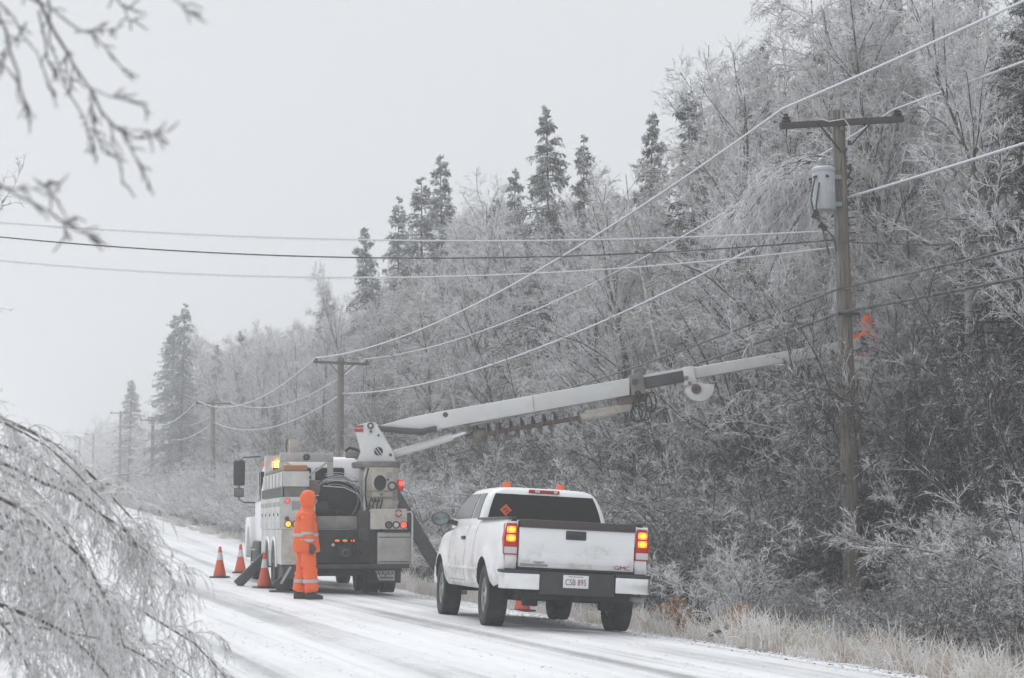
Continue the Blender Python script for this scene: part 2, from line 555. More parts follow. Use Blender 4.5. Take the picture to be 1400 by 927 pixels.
def shrub_mesh(seed, H, dens=1.0, tw=.0075):
    g = np.random.default_rng(seed)
    tb, cb = Bag(), Bag()
    ns = 11
    st = np.zeros((ns, 3)); st[:, :2] = g.normal(0, .30, (ns, 2))
    az = g.uniform(0, 2*np.pi, ns); tilt = g.uniform(.1, .75, ns)
    dd = np.stack([np.cos(az) * tilt, np.sin(az) * tilt, np.ones(ns)], 1)
    T, TR = grow(st, dd, H * g.uniform(.7, 1.25, ns), 7, .75, .10, .020, .007, g)
    tb.tubes(T, TR, 4)
    p, d, rad, idx, t = spawn(T, TR, int(12 * dens), .10, 1.0, 25, 65, g)
    L = H * .34 * (1.15 - .6 * t) * g.uniform(.5, 1.2, len(p))
    P1, R1 = grow(p, d, L, 4, .6, .18, .011, .006, g)
    cb.tubes(P1, R1, 3)
    twig_spray(cb, P1, R1, g, 8, .36, 6, .10, .35, tw)
    return tb.mesh('stems', True), cb.mesh('twigs')

def spruce_mesh(seed, H, W, tw=.016):
    g = np.random.default_rng(seed)
    tb, cb = Bag(), Bag()
    T, TR = grow(np.zeros((1, 3)), np.array([[g.normal(0, .015), g.normal(0, .015), 1.]]), np.array([H]), 10, 0, .012, .013 * H, .012, g)
    tb.tubes(T, TR, 7)
    n1 = int(24 * H)
    p, d, rad, idx, t = spawn(T, TR, n1, .10, .995, 80, 100, g)
    pass
    ragged = .84 + .16 * np.sin(t * 43 + 2 * np.arctan2(d[:, 1], d[:, 0]))
    L = W * (1.02 - t) ** .80 * ragged * g.uniform(.55, 1.12, len(t)) + .03
    d[:, 2] += np.where(t > .9, .45, .03)
    P1, R1 = grow(p, unit(d), L, 5, .62, .05, np.minimum(rad * .4, .03), .008, g)
    P1[:, -1, 2] += L * .06
    tb.tubes(P1, R1, 3)
    # side sprays hang from each bough, needles along them
    per = 9
    p, d, rad, idx, t2 = spawn(P1, R1, per, .12, 1.0, 35, 70, g, .55)
    L2 = (.02 + .16 * np.minimum(1, L[idx] / .6) + .26 * L[idx] * (1.1 - t2)) * g.uniform(.6, 1.2, len(p))
    P2, R2 = grow(p, d, L2, 3, .9, .10, .012, .006, g)
    cb.tubes(P2, R2, 3)
    for PP, RR, per, ln in ((P2, R2, 8, .13), (P1, R1, 14, .11)):
        q, e, _, i2, t3 = spawn(PP, RR, per, .02, 1.0, 25, 60, g)
        e[:, 2] -= .25
        B = q + unit(e) * (ln * g.uniform(.6, 1.3, len(q)) * np.clip(.35 + (H - q[:, 2]) / 1.6, .35, 1))[:, None]
        cb.cones(q, B, tw)
    return tb.mesh('trunk', True), cb.mesh('crown')

def tree_proto(name, tm, cm, tmat, cmat, tn='trunk', cn='crown'):
    tm.materials.append(MAT[tmat]); cm.materials.append(MAT[cmat])
    return (name, tm, cm, tn, cn)
def plant(proto, x, y, scale, rz, label, cat, group=None, lean=(0, 0), z=None, sxy=1.0):
    name, tm, cm, tn, cn = proto
    e = bpy.data.objects.new(name, None); C.objects.link(e)
    e.location = (x, y, (ground(x, y) if z is None else z) - .05)
    e.rotation_euler = (lean[0], lean[1], rz)
    e.scale = (scale * sxy, scale * sxy, scale)
    for nm, me in ((tn, tm), (cn, cm)):
        c = bpy.data.objects.new(nm, me); C.objects.link(c); c.parent = e
    tag(e, label, cat, group)
    return e

maples = [tree_proto('bare_tree', *broadleaf_mesh(100 + k, 10.0, 'maple'), 'icy_limb', 'icy_twig') for k in range(3)]
birches = [tree_proto('birch_tree', *broadleaf_mesh(200 + k, 10.0, 'birch'), 'birch_bark', 'icy_twig_birch') for k in range(2)]
shrubs = [tree_proto('icy_shrub', *shrub_mesh(400 + k, 3.0), 'icy_limb', 'icy_twig', 'stem', 'twigs') for k in range(2)]
shrubs += [tree_proto('icy_shrub', *shrub_mesh(410 + k, 3.0, 1.0, .0062), 'icy_bark', 'icy_twig_low', 'stem', 'twigs') for k in range(2)]
def tall_birch(seed):
    g = np.random.default_rng(seed); tb, cb = Bag(), Bag()
    T, TR = grow(np.zeros((1, 3)), np.array([[g.normal(0, .05), g.normal(0, .05), 1.]]), np.array([11.0]), 10, -.02, .035, .115, .02, g)
    tb.tubes(T, TR, 9)
    p, d, rad, idx, t = spawn(T, TR, 24, .42, .99, 30, 60, g)
    P1, R1 = grow(p, d, 2.3 * (1.25 - t), 6, .7, .12, .022, .007, g)
    cb.tubes(P1, R1, 4)
    twig_spray(cb, P1, R1, g, 22, .45, 5, .11, .7, .0085)
    return tb.mesh('trunk', True), cb.mesh('crown')
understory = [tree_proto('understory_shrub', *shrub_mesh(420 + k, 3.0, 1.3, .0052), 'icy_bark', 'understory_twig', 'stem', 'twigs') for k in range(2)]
white_birches = [tree_proto('white_birch', *tall_birch(600 + k), 'birch_bark', 'icy_twig') for k in range(2)]
spruces = [tree_proto('spruce_tree', *spruce_mesh(500 + k, 14.0, 3.7), 'icy_bark', 'icy_needle') for k in range(3)]

# ---- spruces that stand above the bare trees, each at its own place
SPR = [  # top px, top py, depth, width factor, label
 (755, 148, 70, 1.05, 'tallest dark spruce, its tip highest between the boom and the transformer pole'),
 (803, 183, 66, .80, 'slender spruce just right of the tallest spruce'),
 (879, 150, 62, .80, 'narrow spruce top left of the long wires, beside bare twigs'),
 (608, 206, 89, .95, 'taller of the two spruces standing close together above the digger truck'),
 (578, 238, 92, 1.15, 'shorter broader spruce of the close pair above the digger truck'),
 (508, 309, 101, .95, 'dark spruce directly above the second utility pole'),
 (666, 270, 84, .8, 'hazy spruce half hidden between the spruce pair and the tallest spruce'),
 (249, 414, 168, 1.0, 'right one of the two dark spruces left of the third pole'),
 (236, 428, 172, 1.25, 'left broader one of the two dark spruces left of the third pole'),
 (336, 451, 150, .8, 'small dark spruce tip above the third pole'),
 (379, 549, 118, .95, 'small spruce rising right behind the digger truck cab'),
 (178, 519, 232, 1.5, 'pale hazy spruce farthest left at the end of the wood'),
 (1030, 52, 50, 1.0, 'icy spruce left above the crossarm of the transformer pole'),
 (1122, 8, 49, .9, 'spruce hidden in bare trees straight above the transformer pole'),
 (1244, -10, 46, .9, 'spruce behind bare trees right above the transformer pole'),
 (700, 232, 80, .9, 'frosted spruce just left of the tallest spruce'),
 (545, 268, 97, .85, 'narrow spruce left beside the close pair'),
 (440, 392, 122, .9, 'frosted spruce tip left of the second pole'),
 (960, 118, 56, 1.0, 'frosted spruce left of the bowed birch'),
 (1180, 40, 45, .8, 'frosted spruce just right above the crossarm'),
 (300, 470, 160, .9, 'hazy spruce tip between the dark pair and the third pole'),
 (1372, -30, 36.8, 1.2, 'dark green spruce at the top right corner'),
]
for k, (px, py, d, w, lab) in enumerate(SPR):
    pt = at(px, py, d)
    gz = ground(pt.x, pt.y)
    sc = (pt.z - gz) / 14.0
    plant(spruces[k % 3], pt.x, pt.y, sc, k * 1.3, lab, 'spruce', 'spruces among the bare trees', sxy=w * .86)

# ---- the bare wood behind the poles
ZONES = [(270, 'beyond the third pole'), (330, 'around the third pole'), (400, 'behind the digger truck cab'), (470, 'around the second pole'), (540, 'behind the digger turret'),
         (610, 'right of the digger turret'), (680, 'behind the pickup mirror'), (760, 'straight behind the pickup cab'), (860, 'behind the pickup tailgate'), (935, 'just right of the pickup'),
         (1030, 'near the boom hose loops'), (1120, 'near the boom tip'), (1215, 'around the transformer pole'), (1310, 'right of the transformer pole'), (9999, 'at the right edge of the picture')]
def zone(px):
    for a, t in ZONES:
        if px < a: return t
ROWS = ['frontmost', 'second row', 'third row', 'rearmost']
def height_cap(px):
    """how high the bare wood stands above the eye, read along the picture"""
    return np.interp(px, [0, 130, 200, 300, 400, 450, 560, 650, 760, 840, 900, 960, 1000, 1060, 1150, 1500],
                         [600, 590, 535, 455, 448, 435, 360, 275, 285, 290, 235, 190, 120, 20, -55, -80])
bare_n = 0
rows = [(17.4, 2.4), (19.2, 2.7), (22.0, 3.0)]
for ri, (u0, sp) in enumerate(rows):
    s = 17.0 + ri * .7
    while s < 195:
        uu_ = u0 + random.uniform(-.8, .8) + (1.6 if s < 36 else 0) + (1.6 if s > 60 else 0)
        x, y = xy(uu_, s + random.uniform(-.6, .6))
        px = 700 + FPX * x / max(y, 1)
        if -60 < px < 1560 and not (1315 < px < 1440 and y < 39.5):
            cap_y = height_cap(px) + random.choice([-25, 0, 15, 35, 60, 100]) * min(1, 48 / y) + (0 if ri else 40 * 45 / y)
            top = at(min(px, 1400), cap_y, y).z
            h = top - ground(x, y)
            h = min(max(h, 5.5), 14.5)
            r_ = random.random()
            if r_ < .68: pr, what = maples[random.randrange(3)], 'ice coated bare tree'
            else: pr, what = birches[random.randrange(2)], 'drooping icy birch'
            plant(pr, x, y, h / 10.2, random.uniform(0, 6.28), f'{ROWS[ri]} {what} {zone(px)}', 'tree', 'bare trees of the roadside wood', (random.uniform(-.06, .06), random.uniform(-.06, .06)), sxy=random.uniform(.85, 1.1) * (1.12 if h < 8 else 1))
            bare_n += 1
        s += sp * random.uniform(.8, 1.2) * (1 if s < 70 else 1.35 if s < 120 else 1.9)

# young trees whose twigs hide the boom tip and the worker in the bucket
for px, d, h, rz, lab in ((1203, 37.9, 6.6, .4, 'young icy tree right behind the transformer pole hiding the worker'), (1150, 38.2, 5.0, 2.2, 'young icy tree whose twigs cover the boom tip'), (1246, 38.0, 6.2, 1.2, 'young icy tree second to the right of the pole')):
    x = (px - 700) / FPX * d
    plant(maples[px % 3], x, d, h / 10.2, rz, lab, 'tree', None, sxy=.75 if px < 1180 else 1.1)
for px, d, h, rz, lab in ((1186, 37.6, 7.4, .3, 'tall icy shrub screening the worker right of the pole'), (1214, 37.7, 7.4, 1.9, 'tall icy shrub right of the screened worker'), (1150, 38.3, 4.4, 2.9, 'tall icy shrub over the end of the boom')):
    x = (px - 700) / FPX * d
    plant(shrubs[2 + px % 2], x, d, h / 3.0 * .72, rz, lab, 'shrub', None, sxy=.75)
# white-stemmed birches standing out at the right edge, and the bent birch left of the transformer
for k, (px, d, ln, lab) in enumerate(((1388, 37.0, .02, 'white stemmed birch at the right edge of the picture'), (1362, 38.5, -.03, 'white stemmed birch second from the right edge'), (1326, 37.6, .05, 'white stemmed birch third from the right edge'),
                                  (1286, 39.5, -.04, 'white stemmed birch fourth from the right edge'), (1212, 40.5, .07, 'leaning white stemmed birch closest to the transformer pole'))):
    x = (px - 700) / FPX * d
    plant(white_birches[k % 2], x, d, 1.05 + .05 * (k % 3), px * .37, lab, 'birch', 'white birches at the right', (0, ln))

# shrubs in front of the poles
shrub_n = 0
for ri, (u0, sp) in enumerate(((11.9, 1.5), (13.2, 1.55), (14.6, 1.7), (16.0, 1.9))):
    s = 15.0 + ri * .4
    while s < 165:
        uu_ = u0 + random.uniform(-.45, .45)
        x, y = xy(uu_, s)
        px = 700 + FPX * x / max(y, 1)
        if -40 < px < 1520:
            h = random.uniform(1.5, 2.4) + .45 * ri
            if y < 41 and px < 1090: h = min(h, 3.0)
            if 1030 < px < 1260 and y < 36.8: h = min(h, .85)
            if px >= 1260 and y < 36: h = min(h, 1.5 + .3 * ri)
            plant(shrubs[random.choice((0, 1, 2, 3, 2, 3) if s < 60 else (0, 1))], x, y, h / 3.0, random.uniform(0, 6.28), f'{ROWS[ri]} ice coated shrub {zone(px)}', 'shrub', 'shrubs along the forest edge', sxy=1.15)
            shrub_n += 1
        s += sp * random.uniform(.8, 1.25) * (1 if s < 60 else 1.4 if s < 100 else 2.0)
# understory deeper in the wood, coloured dark to deepen the shade in the gaps
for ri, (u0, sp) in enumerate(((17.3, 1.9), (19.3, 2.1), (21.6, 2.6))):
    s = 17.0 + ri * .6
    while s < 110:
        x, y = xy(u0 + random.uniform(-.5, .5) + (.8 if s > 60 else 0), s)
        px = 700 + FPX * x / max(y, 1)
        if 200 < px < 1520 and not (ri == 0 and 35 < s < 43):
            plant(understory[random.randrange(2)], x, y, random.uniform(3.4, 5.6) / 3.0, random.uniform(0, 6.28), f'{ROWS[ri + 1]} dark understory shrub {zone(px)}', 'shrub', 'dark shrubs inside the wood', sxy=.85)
        s += sp * random.uniform(.8, 1.25) * (1 if s < 60 else 1.5)
print('bare', bare_n, 'shrubs', shrub_n)

# the far wood, too hazy to tell its trees apart
def far_wood():
    g = np.random.default_rng(77)
    bag = Bag()
    n = 110
    u = g.uniform(14, 30, n); s = g.uniform(195, 400, n)
    X = u * NX + s * TX; Y = u * NY + s * TY; Z = ground_us(u, s)
    H = g.uniform(6, 11, n)
    T, TR = grow(np.stack([X, Y, Z], 1), np.stack([g.normal(0, .06, n), g.normal(0, .06, n), np.ones(n)], 1), H, 4, 0, .05, .10, .02, g)
    bag.tubes(T, TR, 4)
    p, d, rad, idx, t = spawn(T, TR, 26, .08, 1.0, 30, 75, g)
    L = H[idx] * .26 * (1.15 - .8 * t) * g.uniform(.6, 1.2, len(p))
    P1, R1 = grow(p, d, L, 3, .4, .2, .03, .015, g)
    bag.tubes(P1, R1, 3)
    p, d, rad, idx, t = spawn(P1, R1, 14, .1, 1.0, 25, 80, g)
    bag.cones(p, p + d * g.uniform(.3, .8, len(p))[:, None], .02)
    return bag.mesh('far_wood')
o = link_mesh('far_wood', far_wood(), 'icy_twig')
tag(o, 'hazy mass of distant bare trees at the end of the road', 'wood', kind='stuff')
# ------------------------------------------------------------------ utility line
m, nt, p = nodes_of('weathered_pole')
n = noise_node(nt, 5.0, 7, .7, 'Object', (6, 6, .35))
r = ramp_node(nt, n.outputs['Fac'], [(.33, (.055, .048, .042)), (.50, (.17, .15, .125)), (.68, (.30, .275, .24))])
nt.links.new(r.outputs['Color'], p.inputs['Base Color'])
p.inputs['Roughness'].default_value = .85
b = nt.nodes.new('ShaderNodeBump'); b.inputs['Strength'].default_value = .7; b.inputs['Distance'].default_value = .02
nt.links.new(n.outputs['Fac'], b.inputs['Height']); nt.links.new(b.outputs['Normal'], p.inputs['Normal'])
MAT['weathered_pole'] = m
simple('dark_timber', (.055, .046, .042), .8, dirt=(.10, .09, .085), dirt_scale=8)
simple('dark_fitting', (.025, .024, .026), .4)
simple('galvanised', (.33, .34, .35), .45, .6, dirt=(.22, .22, .22), dirt_scale=9)
simple('transformer_paint', (.50, .535, .56), .4, dirt=(.43, .46, .48), dirt_scale=2.5)
simple('pale_mark', (.62, .66, .70), .5)
simple('porcelain_grey', (.42, .43, .45), .3)
simple('ice_sheath', (.70, .72, .75), .22)
simple('cable_black', (.03, .03, .033), .4, dirt=(.38, .39, .40), dirt_scale=5, dirt_amt=.15)

def pole_prof(h, r0, r1): return [(r0, -.6), (r0, 0), (r0 * .6 + r1 * .4, h * .45), (r1, h - .01), (r1 * .9, h), (0, h)]
def make_pole(loc, h, lean=(0, 0), arm_z=-.25, arm_len=2.44, r0=.165, r1=.115, label='', arm_roll=0.0, detail=True):
    t = empty('utility_pole', loc, (lean[0], lean[1], -R(90) + R(90) + RA))
    MB().lathe(pole_prof(h, r0, r1), n=14).build('pole', 'weathered_pole', t)
    a = MB(); a.obox((0, -r1 - .05, h + arm_z), (arm_len, .095, .115), (0, arm_roll, 0)); arm = a.build('crossarm', 'dark_timber', t, .006)
    for sx in (-1, 1):
        MB().beam((sx * .52, -r1 - .11, h + arm_z - .02), (sx * .02, -r1 - .03, h + arm_z - .55), .035, .008, (0, 1, 0)).build('brace', 'dark_fitting', t)
        ins = empty('insulator', (0, 0, 0), parent=t)
        x0 = sx * (arm_len / 2 - .12); z0 = h + arm_z + .06 - math.sin(arm_roll) * x0
        MB().cyl((x0, -r1 - .05, z0 - .28), (x0, -r1 - .05, z0 + .05), .012, n=6).build('pin', 'dark_fitting', ins)
        MB().lathe([(.0, .03), (.085, .035), (.09, .055), (.05, .08), (.075, .095), (.07, .115), (.04, .13), (.035, .155), (.05, .165), (.03, .185), (0, .19)], (x0, -r1 - .05, z0 - .02), n=12).build('insulator_bell', 'dark_fitting', ins)
    tag(t, label, 'utility pole', 'poles of the roadside line')
    return t
POLE_XY = [(6.0 - 13.28 * k, 36.0 + 50.0 * k) for k in range(7)]
TOPS = [(1145, 152), (466, 489), (291, 547), (209, 571), (165, 562), (128, 592), (109, 597)]
LBL = ['tall weathered pole with crossarm and grey transformer among the trees',
       'second nearest pole with crossarm above the digger truck',
       'slim hazy pole with crossarm left of the digger truck cab',
       'hazy pole half hidden by the spruce pair, fourth along the line',
       'tall faint pole with crossarm, third from the far end',
       'faint far pole with crossarm, second from the far end',
       'faintest and farthest pole at the left end of the line']
poles = []
for k in range(7):
    d = POLE_XY[k][1]
    top = at(*TOPS[k], d)
    base_px = {0: 1163}.get(k, TOPS[k][0] + (1.5 if k == 2 else -1.5 if k == 1 else 0))
    bx = (base_px - 700) / FPX * d
    gz = ground(bx, d)
    h = top.z - gz
    lean = math.atan2(top.x - bx, h)
    poles.append(make_pole((bx, d, gz), h, (0, lean), label=LBL[k], arm_roll=(-.09 if k == 0 else .02 if k == 1 else 0),
                           r0=.17 if k == 0 else .19, r1=.115 if k == 0 else .14))
P1h = (at(*TOPS[0], 36).z - ground((1163 - 700) / FPX * 36, 36))
# fittings on the near pole: transformer, fuse cut-out, cable clamps, ground wire
t = poles[0]
tr = empty('transformer', (-.40, -.16, P1h - 1.88), parent=t)
MB().lathe([(.0, 0), (.19, .005), (.205, .03), (.205, .70), (.222, .71), (.222, .76), (.17, .80), (0, .815)], n=28).build('tank', 'transformer_paint', tr, angle=50)
MB().lathe([(.0, 0), (.06, 0), (.055, .03), (.08, .05), (.05, .07), (.075, .09), (.045, .11), (.06, .13), (.03, .16), (0, .165)], (-.04, 0, .80), n=14).build('bushing', 'porcelain_grey', tr)
for a_ in (2.6, 3.6, 4.6):
    c_, s_ = math.cos(a_) * .20, math.sin(a_) * .20
    MB().cyl((c_, s_, .60), (c_ * 1.35, s_ * 1.35, .58), .028, .02, n=8).build('terminal', 'dark_fitting', tr)
for z_ in (.58, .08): MB().box(.19, .34, -.03, .03, z_, z_ + .08).build('bracket', 'galvanised', tr)
lettering('kva_number', '10', .17, 'pale_mark', tr, (.035, -.2085, .36), (R(90), 0, R(10)), .004)
fb = empty('fuse_cutout', (.13, -.16, P1h - 1.02), parent=t)
MB().lathe([(.02, 0), (.055, .01), (.04, .05), (.06, .08), (.04, .12), (.06, .16), (.04, .20), (.06, .24), (.04, .28), (.055, .33), (.02, .36)], n=12).build('fuse_body', 'porcelain_grey', fb)
MB().cyl((0, 0, -.10), (0, 0, .02), .03, n=8).cyl((0, 0, .35), (0, 0, .44), .035, n=8).build('fuse_clamp', 'dark_fitting', fb)
MB().obox((0, -.13, P1h - .10), (.055, .02, .55)).cyl((0, -.12, P1h), (0, -.10, P1h + .17), .012, n=6).build('lightning_rod', 'galvanised', t)
MB().tube([(-.52, -.17, P1h - .18), (-.30, -.26, P1h - .26), (0, -.25, P1h - .20), (.11, -.22, P1h - .32), (.13, -.18, P1h - .58)], .012, 6).build('jumper', 'ice_sheath', t)
hh = lambda py: at(1150, py, 36).z - ground((1163 - 700) / FPX * 36, 36)
MB().obox((0, -.15, hh(430)), (.20, .08, .10)).cyl((-.2, -.16, hh(430)), (.22, -.16, hh(430)), .03, n=8).build('cable_clamp', 'dark_fitting', t)
MB().obox((0, -.16, hh(395)), (.10, .05, .05)).build('cable_clamp', 'galvanised', t)
MB().tube([(-.62, -.28, P1h - 1.30), (-.72, -.30, P1h - 1.70), (-.66, -.30, P1h - 2.0), (-.48, -.26, P1h - 2.18), (-.25, -.2, P1h - 2.38), (-.20, -.18, P1h - 2.62)], .016, 6).tube([(-.55, -.30, P1h - 1.4), (-.64, -.33, P1h - 1.85), (-.50, -.30, P1h - 2.3), (-.36, -.22, P1h - 2.7)], .016, 6).build('drop_lead', 'cable_black', t)
MB().obox((-.66, -.32, P1h - 1.98), (.09, .07, .15), (0, .5, 0)).obox((-.50, -.30, P1h - 2.2), (.16, .07, .08), (0, .6, 0)).build('splice', 'dark_fitting', t)
for k in range(6):
    z_ = hh(330) + .14 * k
    MB().cyl((.08, -.05, z_), (.22, -.13, z_ + .01), .012, n=5).build('step_bolt', 'dark_fitting', t)

def sag_line(p0, p1, sag, n):
    p0, p1 = Vector(p0), Vector(p1)
    return [p0.lerp(p1, k / n) - Vector((0, 0, 4 * sag * (k / n) * (1 - k / n))) for k in range(n + 1)]
def wire(name, spans, r, mat, label, fringe=0, group='wires of the roadside line'):
    t = empty(name, spans[0][0])
    o0 = Vector(spans[0][0])
    mb = MB()
    g = np.random.default_rng(len(label))
    A = []; B = []
    for pts in spans:
        mb.tube([Vector(q) - o0 for q in pts], r, 6)
        if fringe:
            arr = np.array([list(Vector(q) - o0) for q in pts])
            seg = np.linalg.norm(np.diff(arr, axis=0), axis=1); cum = np.concatenate([[0], np.cumsum(seg)])
            dist = np.arange(0, cum[-1], fringe) + g.uniform(0, fringe * .6, len(np.arange(0, cum[-1], fringe)))
            dist = dist[dist < cum[-1]]
            q = np.stack([np.interp(dist, cum, arr[:, k]) for k in range(3)], 1)
            A.append(q); B.append(q - np.stack([g.normal(0, .004, len(q)), g.normal(0, .004, len(q)), r + g.uniform(.012, .055, len(q))], 1))
    mb.build('cable', mat, t)
    if fringe:
        bag = Bag(); A = np.concatenate(A); B = np.concatenate(B)
        bag.cones(A, B, .009, 3)
        f = link_mesh('icicle_fringe', bag.mesh('icicle_fringe'), 'ice_sheath', t)
        f['kind'] = 'stuff'
    tag(t, label, 'wire', group)
    return t
def pole_pt(k, dx, py=None, dz=None):
    """point at pole k, dx across the line"""
    d = POLE_XY[k][1]; top = at(*TOPS[k], d)
    z = at(TOPS[k][0], py, d).z if py is not None else top.z + dz
    return Vector((top.x + dx * NX, top.y + dx * NY - .16, z))
def prev_pole(dx, z): return Vector((6.0 + 13.28 + dx * NX, -14.0 + dx * NY, z))
for dx, lab, zz in ((-1.10, 'thick icy power wire on the left ends of the crossarms', 9.3), (1.10, 'thick icy power wire on the right ends of the crossarms', 9.1)):
    pts = [pole_pt(k, dx * (1 if k < 2 else .95), dz=-.04 + (.10 if (k == 0 and dx > 0) else 0)) for k in range(7)]
    spans = [sag_line(prev_pole(dx, zz), pts[0], .55, 30), sag_line(pts[0], pts[1], .95, 36)] + [sag_line(pts[k], pts[k + 1], 1.15, 16) for k in range(1, 6)]
    wire('power_wire', spans, .019, 'ice_sheath', lab, .028)
pts = [pole_pt(0, .16, 271)] + [pole_pt(1, .1, 538), pole_pt(2, .1, 577), pole_pt(3, 0, 590), pole_pt(4, 0, 580), pole_pt(5, 0, 603), pole_pt(6, 0, 607)]
wire('neutral_wire', [sag_line(prev_pole(.2, 7.4), pts[0], .45, 30), sag_line(pts[0], pts[1], .9, 36)] + [sag_line(pts[k], pts[k + 1], 1.0, 16) for k in range(1, 6)], .021, 'ice_sheath', 'thick icy wire tied to the poles below their crossarms', .028)
for py, r_, lab, zz, zoff in ((396, .022, 'upper thin dark communication cable below the transformer', 5.75, 588), (429, .028, 'lower thick dark communication cable clamped to the near pole', 5.3, 596)):
    pts = [pole_pt(0, -.05, py), pole_pt(1, 0, zoff), pole_pt(2, 0, zoff + 12), pole_pt(3, 0, zoff + 20), pole_pt(4, 0, zoff + 20)]
    wire('communication_cable', [sag_line(prev_pole(-.1, zz), pts[0], .35, 30), sag_line(pts[0], pts[1], .7, 30)] + [sag_line(pts[k], pts[k + 1], .9, 14) for k in range(1, 4)], r_, 'cable_black', lab)
# service drops that cross the road to the left
def drop(q, d0, d1, n=40):
    (xa, ya), (xb, yb), (xc, yc) = q
    out = []
    for k in range(n + 1):
        px = -420 + (xc + 420) * k / n
        py = ya * (px-xb)*(px-xc)/((xa-xb)*(xa-xc)) + yb * (px-xa)*(px-xc)/((xb-xa)*(xb-xc)) + yc * (px-xa)*(px-xb)/((xc-xa)*(xc-xb))
        out.append(at(px, py, d0 + (d1 - d0) * k / n))
    return out
wire('service_wire', [drop([(0, 304), (520, 328), (1140, 315)], 41, 35.85)], .013, 'ice_sheath', 'topmost of three wires crossing the road to the left', .03, 'service drop wires')
wire('service_wire', [drop([(0, 324), (480, 352), (1140, 328)], 41, 35.85)], .014, 'cable_black', 'dark middle one of three wires crossing the road to the left', .05, 'service drop wires')
wire('service_wire', [drop([(0, 356), (440, 379), (1140, 338)], 41, 35.85)], .013, 'ice_sheath', 'lowest of three wires crossing the road to the left', .03, 'service drop wires')
wire('service_wire', [sag_line(at(1152, 330, 35.85), at(1480, 318, 33), .12, 12)], .012, 'cable_black', 'thin dark wire leaving the near pole to the right', 0, 'service drop wires')
# one hazy line crossing far off at the left
wire('far_wire', [sag_line(at(-60, 583, 150), at(196, 590, 186), .3, 12)], .02, 'ice_sheath', 'faint far wire low over the drooping branches at left', 0)
# ------------------------------------------------------------------ vehicle materials
m, nt, p = nodes_of('white_paint')          # white paint with salt grime thrown up along the sills
n = noise_node(nt, 3.0, 7, .7)
tc = nt.nodes.new('ShaderNodeTexCoord'); sx_ = nt.nodes.new('ShaderNodeSeparateXYZ')
nt.links.new(tc.outputs['Object'], sx_.inputs[0])
ma = nt.nodes.new('ShaderNodeMath'); ma.operation = 'MULTIPLY_ADD'; ma.inputs[1].default_value = -.42
nt.links.new(sx_.outputs['Z'], ma.inputs[0]); nt.links.new(n.outputs['Fac'], ma.inputs[2])
r = ramp_node(nt, ma.outputs[0], [(-.0, (.85, .86, .87)), (.14, (.80, .805, .81)), (.34, (.46, .45, .435))])
nt.links.new(r.outputs['Color'], p.inputs['Base Color']); p.inputs['Roughness'].default_value = .3
MAT['white_paint'] = m
simple('truck_white', (.64, .635, .615), .42, dirt=(.33, .31, .28), dirt_scale=2.6, dirt_amt=.5)
simple('boom_white', (.76, .77, .765), .38, dirt=(.60, .60, .585), dirt_scale=1.1, dirt_amt=.4)
simple('cream_panel', (.58, .56, .50), .5, dirt=(.30, .25, .19), dirt_scale=3.5, dirt_amt=.45)
simple('scuffed_alu', (.42, .415, .40), .5, .3, dirt=(.26, .25, .235), dirt_scale=3, dirt_amt=.5)
simple('louvre_grey', (.30, .30, .295), .6)
simple('chrome', (.86, .87, .88), .30, 1.0, dirt=(.62, .62, .62), dirt_scale=3, dirt_amt=.3)
simple('black_plastic', (.028, .028, .030), .55, dirt=(.06, .06, .06), dirt_scale=3)
simple('underbody', (.018, .018, .018), .8, dirt=(.05, .047, .045), dirt_scale=4)
simple('grimy_black', (.030, .030, .031), .65, dirt=(.085, .082, .078), dirt_scale=3.5, dirt_amt=.5)
simple('tyre_rubber', (.022, .022, .023), .8, dirt=(.07, .07, .07), dirt_scale=5, dirt_amt=.35, bump=.3, bump_scale=30)
simple('rim_alloy', (.42, .43, .44), .35, .8, dirt=(.2, .2, .2), dirt_scale=6)
simple('dark_glass', (.012, .013, .015), .10, spec=.22)
simple('mirror_glass', (.22, .26, .25), .08, .7)
simple('seam_black', (.035, .035, .035), .8)
simple('rail_cap', (.050, .035, .035), .45)
simple('beacon_orange', (.85, .16, .04), .3)
simple('red_lens', (.45, .015, .012), .2)
simple('clear_lens', (.62, .58, .58), .15)
simple('orange_sticker', (.75, .14, .06), .5)
simple('dark_red_paint', (.22, .02, .025), .4)
simple('plate_white', (.74, .75, .76), .4)
simple('plate_ink', (.16, .03, .035), .5)
simple('badge_grey', (.30, .30, .31), .4)
emit('lit_amber', (1.0, .42, .03), 3.2, (.9, .35, .05))
# lit lamp window: bright core fading to its coloured rim
m, nt, p = nodes_of('lit_lamp_window')
tc = nt.nodes.new('ShaderNodeTexCoord')
vm = nt.nodes.new('ShaderNodeVectorMath'); vm.operation = 'DISTANCE'; vm.inputs[1].default_value = (.5, .5, .5)
nt.links.new(tc.outputs['Generated'], vm.inputs[0])
r = ramp_node(nt, vm.outputs['Value'], [(.50, (1.0, .62, .06)), (.62, (1.0, .28, .01)), (.82, (.75, .02, .01))])
nt.links.new(r.outputs['Color'], p.inputs['Emission Color']); nt.links.new(r.outputs['Color'], p.inputs['Base Color'])
p.inputs['Emission Strength'].default_value = 1.6
MAT['lit_lamp_window'] = m
emit('lit_red', (1.0, .05, .03), 3.0, (.6, .03, .02))
emit('lit_red_soft', (1.0, .06, .03), .55, (.5, .02, .02))
emit('lit_orange', (1.0, .30, .03), 2.2, (.9, .3, .05))
emit('lit_beacon', (1.0, .36, .03), 9.0, (1, .5, .1))

